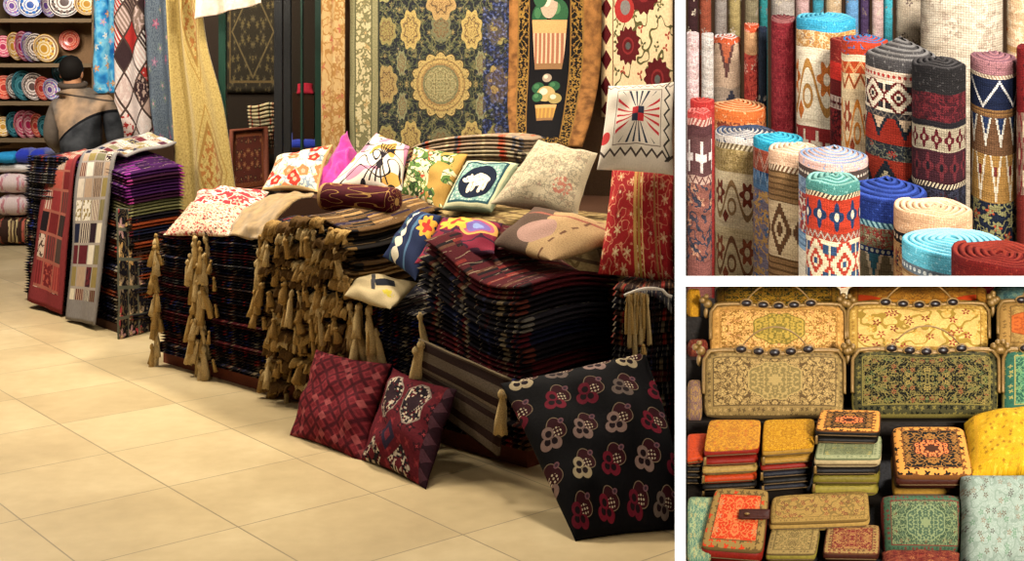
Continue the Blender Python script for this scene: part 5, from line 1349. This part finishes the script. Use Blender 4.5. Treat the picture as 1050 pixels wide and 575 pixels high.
# front row
w = wallet([(717, 561), (783, 566), (790, 500), (733, 498)], .05, .045, 'red', 'br_orange_red', 'orange-red brocade wallet with brown strap, front left', grp=None)
sp = [tab(x, y, .057) for x, y in ((757, 532), (789, 532), (790, 522), (758, 522))]
s_ = mk('strap', puff(sp, .008, p=6, pinch=0, nu=10, nv=6, nrm=NRM), LEA['brown'], w); s_['label'] = 'brown leather strap'
mk('snap', ball(tab(766, 526.5, .063), .004, (1.6, 1, .6)), Mt['antique_gold'], s_)
wallet([(788, 537), (893, 533), (891, 502), (791, 508)], .045, .03, 'cream', 'br_long_cream', 'long cream brocade wallet with dark red flowers', pull=False, puffy=.006)
wallet([(784, 568), (837, 568), (842, 538), (791, 538)], .03, .026, 'paleolive', 'br_small_cream', 'small cream brocade wallet below the long wallet', pull=False)
wallet([(843, 567), (902, 568), (903, 537), (848, 536)], .03, .026, 'brown', 'br_maroon', 'maroon brocade wallet below the right end of long wallet', pull=False)
wallet([(918, 489), (1000, 489), (989, 437), (913, 437)], .105, .04, 'brown', 'br_black_orange', 'square pouch with black and orange pattern in the middle right', 'pouch', name='square_pouch', puffy=.012, pull=False)
wallet([(916, 497), (988, 497), (984, 458), (914, 458)], .058, .05, 'gold', 'br_small_cream', 'beige pouch under the square black and orange pouch', 'pouch', name='square_pouch', puffy=.01, pull=False)
tag(mk('folded_brocade', join(puff([tab(992, 484, .11), tab(1066, 484, .11), tab(1066, 421, .13), tab(990, 423, .13)], .07, p=5, q=.5, pinch=.02, nu=22, nv=16, nrm=NRM, wr=.012, disp=lambda u, v: NRM * (-.03 * (1 - u) ** 3)),
                              puff([tab(1004, 488, .045), tab(1066, 488, .045), tab(1066, 440, .045), tab(1000, 440, .045)], .05, p=5, q=.5, pinch=.02, nu=14, nv=10, nrm=NRM)), Mt['br_yellow_cloth']), 'bright yellow folded brocade at the right edge', 'brocade')
# zip pouch standing at the front
zb = [tab(905, 569, .0), tab(986, 571, .0), tab(985, 512, .0), tab(903, 514, .0)]
zc_ = [zb[0], zb[1], Vector((zb[1].x, zb[1].y + .05, 0)), Vector((zb[0].x, zb[0].y + .05, 0))]
c = [at(905, 569, 2.90), at(986, 571, 2.90), at(985, 508, 2.965), at(903, 508, 2.965)]
zp = empty('zip_pouch', (c[0] + c[1]) / 2); tag(zp, 'green brocade pouch with pale medallions standing at the front', 'pouch')
mk('pouch', puff(c, .07, p=5, q=.5, pinch=0, nu=24, nv=16, shape=rshape(.05, 0)), Mt['br_zip_green'], zp)
z_ = mk('zip', tube([c[3].lerp(c[2], .04 + .92 * k / 10) + Vector((0, -.018, -.004)) for k in range(11)], .003, 6), Mt['zip_brass'], zp)
tag(mk('folded_brocade', puff([at(986, 590, 2.84), at(1064, 590, 2.84), at(1064, 489, 2.97), at(985, 489, 2.97)], .09, p=8, q=.45, pinch=.01, nu=22, nv=18, wr=.01), Mt['br_pale_blue']), 'pale blue-grey brocade with small leaves at front right', 'brocade')
tag(mk('folded_brocade', puff([tab(904, 592, .02), tab(984, 592, .02), tab(984, 567, .02), tab(904, 566, .02)], .03, p=6, q=.5, pinch=.02, nu=16, nv=8, nrm=NRM, wr=.01), Mt['br_red_floral']), 'dark red floral brocade at the bottom below green pouch', 'brocade')

# ================================================================ light
def area(name, loc, target, size, power, col, spread=180):
    l = bpy.data.lights.new(name, 'AREA'); l.shape = 'DISK'; l.size = size; l.energy = power; l.color = col; l.spread = math.radians(spread)
    o = bpy.data.objects.new(name, l); COL.objects.link(o); o.location = loc
    o.rotation_euler = (Vector(target) - Vector(loc)).to_track_quat('-Z', 'Y').to_euler(); return o
WARM = (1, .88, .70)
area('lamp_shop', (-.35, 6.75, 3.1), (-.5, 6.3, .6), .35, 105, WARM)
area('lamp_shop_end', (.25, 5.9, 2.9), (.1, 5.9, .9), .3, 16, WARM)
area('fill_shop_front', (-1.6, 6.7, 2.9), (-1.3, 7.0, .9), .4, 50, WARM)  # unseen fill, added to lift the dark stacks
area('lamp_corridor', (-3.1, 7.1, 3.3), (-2.4, 6.2, 0), .5, 105, (1, .87, .66))
area('lamp_corridor_front', (-2.2, 3.4, 3.2), (-2.2, 4.8, 0), .8, 11, WARM, 110)
area('lamp_kiosk', (-3.4, 8.0, 2.9), (-2.9, 9.0, .8), .5, 75, (1, .92, .82))
area('lamp_plates', (-4.2, 10.6, 2.4), (-4.3, 12.2, 1.0), .5, 36, (1, .95, .9))
area('lamp_glazed_shop', (-1.9, 9.0, 2.5), (-1.9, 9.4, .9), .3, 22, WARM)
area('fill_stall', (1.6, .5, 1.8), (1.15, 3.5, 1.0), .7, 55, (1, .95, .87), 75)  # unseen frontal light, added to whiten the board edges and reach the purses
area('lamp_rugs', (2.5, 4.2, 3.6), (1.8, 6.0, 1.0), .9, 260, (1, .97, .94))
w = bpy.data.worlds.new('world'); SC.world = w; w.use_nodes = True
w.node_tree.nodes['Background'].inputs[0].default_value = (1, .88, .74, 1)
w.node_tree.nodes['Background'].inputs[1].default_value = .045
SC.view_settings.view_transform = 'Standard'; SC.view_settings.look = 'None'; SC.view_settings.gamma = 1; SC.view_settings.exposure = 0
try: SC.view_settings.use_curve_mapping = False
except Exception: pass
